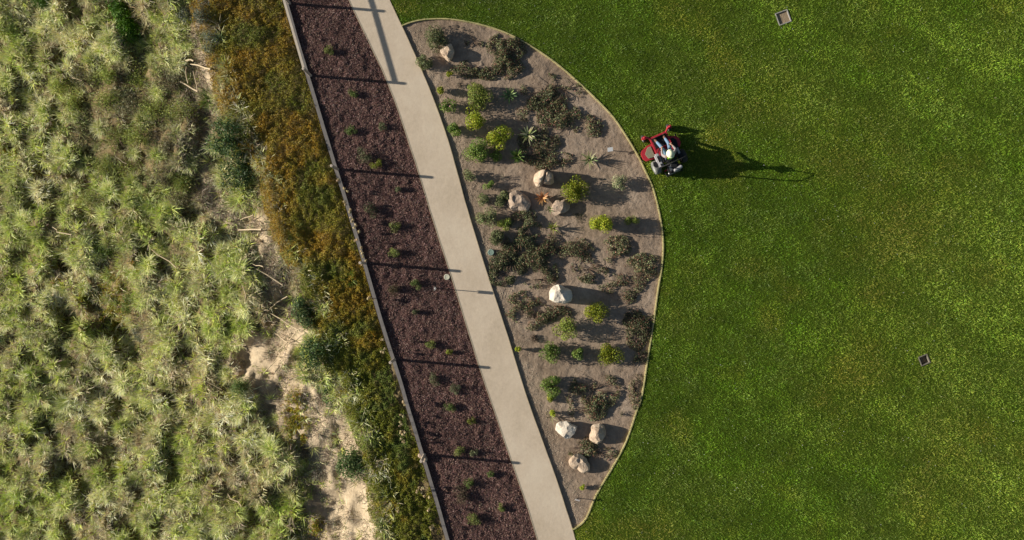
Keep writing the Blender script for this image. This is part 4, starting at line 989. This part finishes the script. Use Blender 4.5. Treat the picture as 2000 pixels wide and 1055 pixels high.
part('belt_cover', [prism([(-.44,.42),(-.60,.42),(-.80,.20),(-.74,-.03),(-.44,-.07)], .222, .27, .015)], 'mat_', dk)
part('belt_cover', [prism([(.45,.38),(.56,.38),(.66,.22),(.62,.0),(.45,-.04)], .222, .27, .015)], 'black', dk)
part('anti_scalp_wheel', [cylx for cylx in []] + [boxv(-.90,.42,.10,.05,.12,.12,.02), boxv(.74,.44,.10,.05,.12,.12,.02)], 'black', dk)
part('foot_plate', [boxv(0,.44,.375,.62,.44,.02,.004), boxv(0,.645,.44,.60,.02,.12,.005)], 'black')
part('seat', [boxv(0,-.24,.60,.52,.50,.12,.04), boxv(0,-.50,.82,.50,.12,.46,.05), boxv(-.30,-.28,.74,.07,.36,.05,.02), boxv(.30,-.28,.74,.07,.36,.05,.02)], 'black')
part('seat_base', [boxv(0,-.24,.46,.44,.46,.15,.02)], 'black')
for s, mm in ((-1,'greyp'), (1,'black')):
    tk = part('fuel_tank', [boxv(s*.44,-.30,.56,.20,.62,.26,.05)], mm); part('tank_panel', [boxv(s*.44,-.24,.692,.09,.26,.01,.003)], 'black' if s < 0 else 'greyp', tk)
    part('fuel_cap', [(cyl(s*.44, -.50, .68, .73, .045, 12, .008))], 'black', tk)
for s in (-1, 1):
    part('steering_lever', pt([(s*.34,-.02,.45),(s*.33,.10,.85),(s*.30,.12,.93),(s*.12,.13,.94)], .016), 'black')
eng = part('engine', [boxv(0,-.80,.52,.50,.40,.26,.04), boxv(-.13,-.80,.70,.16,.30,.12,.03), boxv(.14,-.80,.70,.16,.30,.12,.03)], 'black')
part('flywheel_cover', [cyl(0,-.74,.64,.79,.145,20,.02)], 'black', eng)
part('air_filter', [*pt([(-.02,-.93,.74),(.26,-.90,.74)], .07, 14)], 'greyp', eng)
part('muffler', [*pt([(-.22,-.96,.42),(.22,-.96,.42)], .065, 14)], 'steel', eng)
part('cylinder_fins', [boxv(-.16,-.80,.77+.0,.10,.2,.02,.004), boxv(.08,-.95,.68,.12,.04,.12,.004)], 'steel', eng)
part('rear_guard', [*pt([(-.38,-.80,.36),(-.34,-1.04,.36),(.34,-1.04,.36),(.38,-.80,.36)], .022)], 'black')
rz0 = -.58
part('roll_bar', pt([(-.47,rz0,.35),(-.47,rz0-.03,1.2),(-.45,rz0-.05,1.62),(-.36,rz0-.06,1.78),(-.22,rz0-.06,1.82),(.22,rz0-.06,1.82),(.36,rz0-.06,1.78),(.45,rz0-.05,1.62),(.47,rz0-.03,1.2),(.47,rz0,.35)], .027), 'black')
part('fender', [prism([(-.56,-.28),(-.70,-.26),(-.74,-.40),(-.70,-.5),(-.56,-.5)], .58, .60, .006)], 'black')
tag(mow, 'red ride-on lawn mower with black roll bar on the lawn beside the edging', 'lawn mower')

# ------------------------------------------------------------------ the driver
M['skin'] = plain('skin', (.52,.30,.21), .55, var=.06); M['jeans'] = plain('jeans', (.17,.27,.40), .85, var=.2, scale=20); M['shirt'] = plain('shirt', (.33,.29,.29), .85, var=.12)
M['vest'] = plain('vest', (.42,.85,.05), .7, var=.08); M['hat'] = plain('hat', (.80,.84,.60), .7, var=.05); M['boot'] = plain('boot', (.20,.12,.08), .8, var=.2); M['dark'] = plain('dark_hair', (.03,.02,.015), .7)
def skin(name, verts, edges, radii, mat, parent, sub=2, root=0):
    me = bpy.data.meshes.new(name); me.from_pydata(verts, edges, []); me.update()
    o = bpy.data.objects.new(name, me); COL.objects.link(o); o.parent = parent
    m = o.modifiers.new('Skin', 'SKIN'); m.use_smooth_shade = True; m.branch_smoothing = .6
    if not me.skin_vertices: me.skin_vertices.new(name='')
    for i, r in enumerate(radii):
        sv = me.skin_vertices[0].data[i]; sv.radius = r if isinstance(r, tuple) else (r, r); sv.use_root = (i == root)
    s = o.modifiers.new('Sub', 'SUBSURF'); s.levels = sub; s.render_levels = sub
    me.materials.append(mat)
    dg_ = bpy.context.evaluated_depsgraph_get(); ev = bpy.data.meshes.new_from_object(o.evaluated_get(dg_)); o.modifiers.clear(); o.data = ev
    if not ev.materials: ev.materials.append(mat)
    ev.polygons.foreach_set('use_smooth', np.ones(len(ev.polygons), bool))
    return o
per = empty('person', mow.location, TH)
HX = -.10
J = dict(pel=(0,-.28,.76), sp=(-.03,-.31,.95), ch=(-.06,-.31,1.15), nk=(HX,-.295,1.32), hd0=(HX,-.275,1.40), hd=(HX,-.265,1.50), top=(HX,-.275,1.58))
v, e, r = [], [], []
def av(p, rad, link=None):
    v.append(p); r.append(rad)
    if link is not None: e.append((link, len(v)-1))
    return len(v)-1
i_p = av(J['pel'], (.15,.12)); i_s = av(J['sp'], (.14,.11), i_p); i_c = av(J['ch'], (.17,.12), i_s); i_n = av(J['nk'], .058, i_c); i0 = av(J['hd0'], .075, i_n); i1 = av(J['hd'], .092, i0); i2 = av(J['top'], .062, i1)
arms = {}
for s in (-1, 1):
    sh = av((s*.20+HX*.7,-.30,1.22), .062, i_c); el = av((s*.30,-.15,.98), .045, sh); wr = av((s*.235,.06,.97), .030, el); pm = av((s*.20,.115,.965), (.036,.020), wr)
    for k in range(4):                                        # four fingers curled over the lever
        ln = (.034,.038,.036,.028)[k]; fx = s*(.165+.024*k) 
        a_ = av((fx, .145, .975), .0105, pm); b_ = av((fx, .145+ln*.6, .962), .0095, a_); c_ = av((fx, .145+ln*.55, .93), .009, b_); d_ = av((fx, .145-.002, .915), .008, c_)
    a_ = av((s*.165,.10,.95), .012, pm); b_ = av((s*.14,.118,.925), .010, a_)
    hp = av((s*.10,-.24,.73), .085, i_p); kn = av((s*.17,.19,.80), .062, hp); an_ = av((s*.19,.47,.47), .042, kn); he = av((s*.19,.50,.43), .042, an_); to = av((s*.20,.64,.42), (.045,.028), he)
    arms[s] = (v[sh], v[el], v[wr], v[hp], v[kn], v[an_])
body = skin('body', v, e, r, M['skin'], per)
# clothing
part('shirt', ([], []), 'shirt', per) if False else None
vv = [J['pel'], J['sp'], J['ch'], (HX,-.29,1.27)]; ee = [(0,1),(1,2),(2,3)]; rr = [(.165,.135),(.155,.125),(.185,.138),.085]
for s in (-1, 1):
    b0 = len(vv); sh, el, wr = arms[s][:3]
    vv += [sh, el, tuple(np.array(wr)*.9+np.array(el)*.1)]; ee += [(2,b0),(b0,b0+1),(b0+1,b0+2)]; rr += [.078,.058,.042]
skin('shirt', vv, ee, rr, M['shirt'], per)
vv = [(0,-.28,.74)]; ee = []; rr = [(.17,.13)]
for s in (-1, 1):
    b0 = len(vv); hp, kn, an_ = arms[s][3:]; vv += [hp, tuple((np.array(hp)+np.array(kn))/2), kn, an_]; ee += [(0,b0),(b0,b0+1),(b0+1,b0+2),(b0+2,b0+3)]; rr += [.105,.092,.075,.058]
skin('jeans', vv, ee, rr, M['jeans'], per)
vv = [(0,-.285,.84), J['sp'], J['ch'], (HX,-.30,1.26),(-.25,-.315,1.24),(.11,-.315,1.24)]; ee = [(0,1),(1,2),(2,3),(2,4),(2,5)]; rr = [(.18,.15),(.18,.15),(.24,.19),.11,.125,.125]
skin('vest', vv, ee, rr, M['vest'], per)
for s in (-1, 1): skin('boot', [(s*.19,.455,.50),(s*.19,.50,.435),(s*.20,.60,.425),(s*.205,.68,.415)], [(0,1),(1,2),(2,3)], [.052,.058,(.055,.042),(.045,.032)], M['boot'], per)
# face: nose, ears, eyes, mouth line as small features of the head
def ball(c, s): 
    bm = bmesh.new(); bmesh.ops.create_icosphere(bm, subdivisions=2, radius=1); V = [(c[0]+q.co.x*s[0], c[1]+q.co.y*s[1], c[2]+q.co.z*s[2]) for q in bm.verts]; F = [tuple(q.index for q in f.verts) for f in bm.faces]; bm.free(); return V, F
part('face', [ball((HX,-.172,1.475),(.014,.020,.024)), ball((HX-.088,-.275,1.475),(.012,.022,.03)), ball((HX+.088,-.275,1.475),(.012,.022,.03)), ball((HX,-.182,1.435),(.026,.008,.007))], 'skin', body)
part('eyes', [ball((HX-.032,-.184,1.497),(.012,.008,.008)), ball((HX+.032,-.184,1.497),(.012,.008,.008))], 'dark', body)
part('hair', [ball((HX,-.295,1.50),(.096,.10,.09))], 'dark', per, True)
n = 28; V = []
for rr_h, z in ((.178,1.530),(.173,1.545),(.125,1.560),(.118,1.60),(.105,1.655),(.07,1.69),(.0301,1.70)): V += [(HX+rr_h*math.cos(t)*.94, -.275+rr_h*math.sin(t)*1.05, z - .02*math.cos(t*2)*(rr_h > .15)) for t in np.arange(n)*2*math.pi/n]
F = [(k*n+i, k*n+(i+1) % n, (k+1)*n+(i+1) % n, (k+1)*n+i) for k in range(6) for i in range(n)] + [tuple(range(6*n, 7*n)), tuple(range(n))[::-1]]
part('hat', (V, F), 'hat', per, True)
tag(per, 'person in a white hat, lime vest, grey shirt and jeans driving the mower', 'person')
print('objects', len(bpy.data.objects))
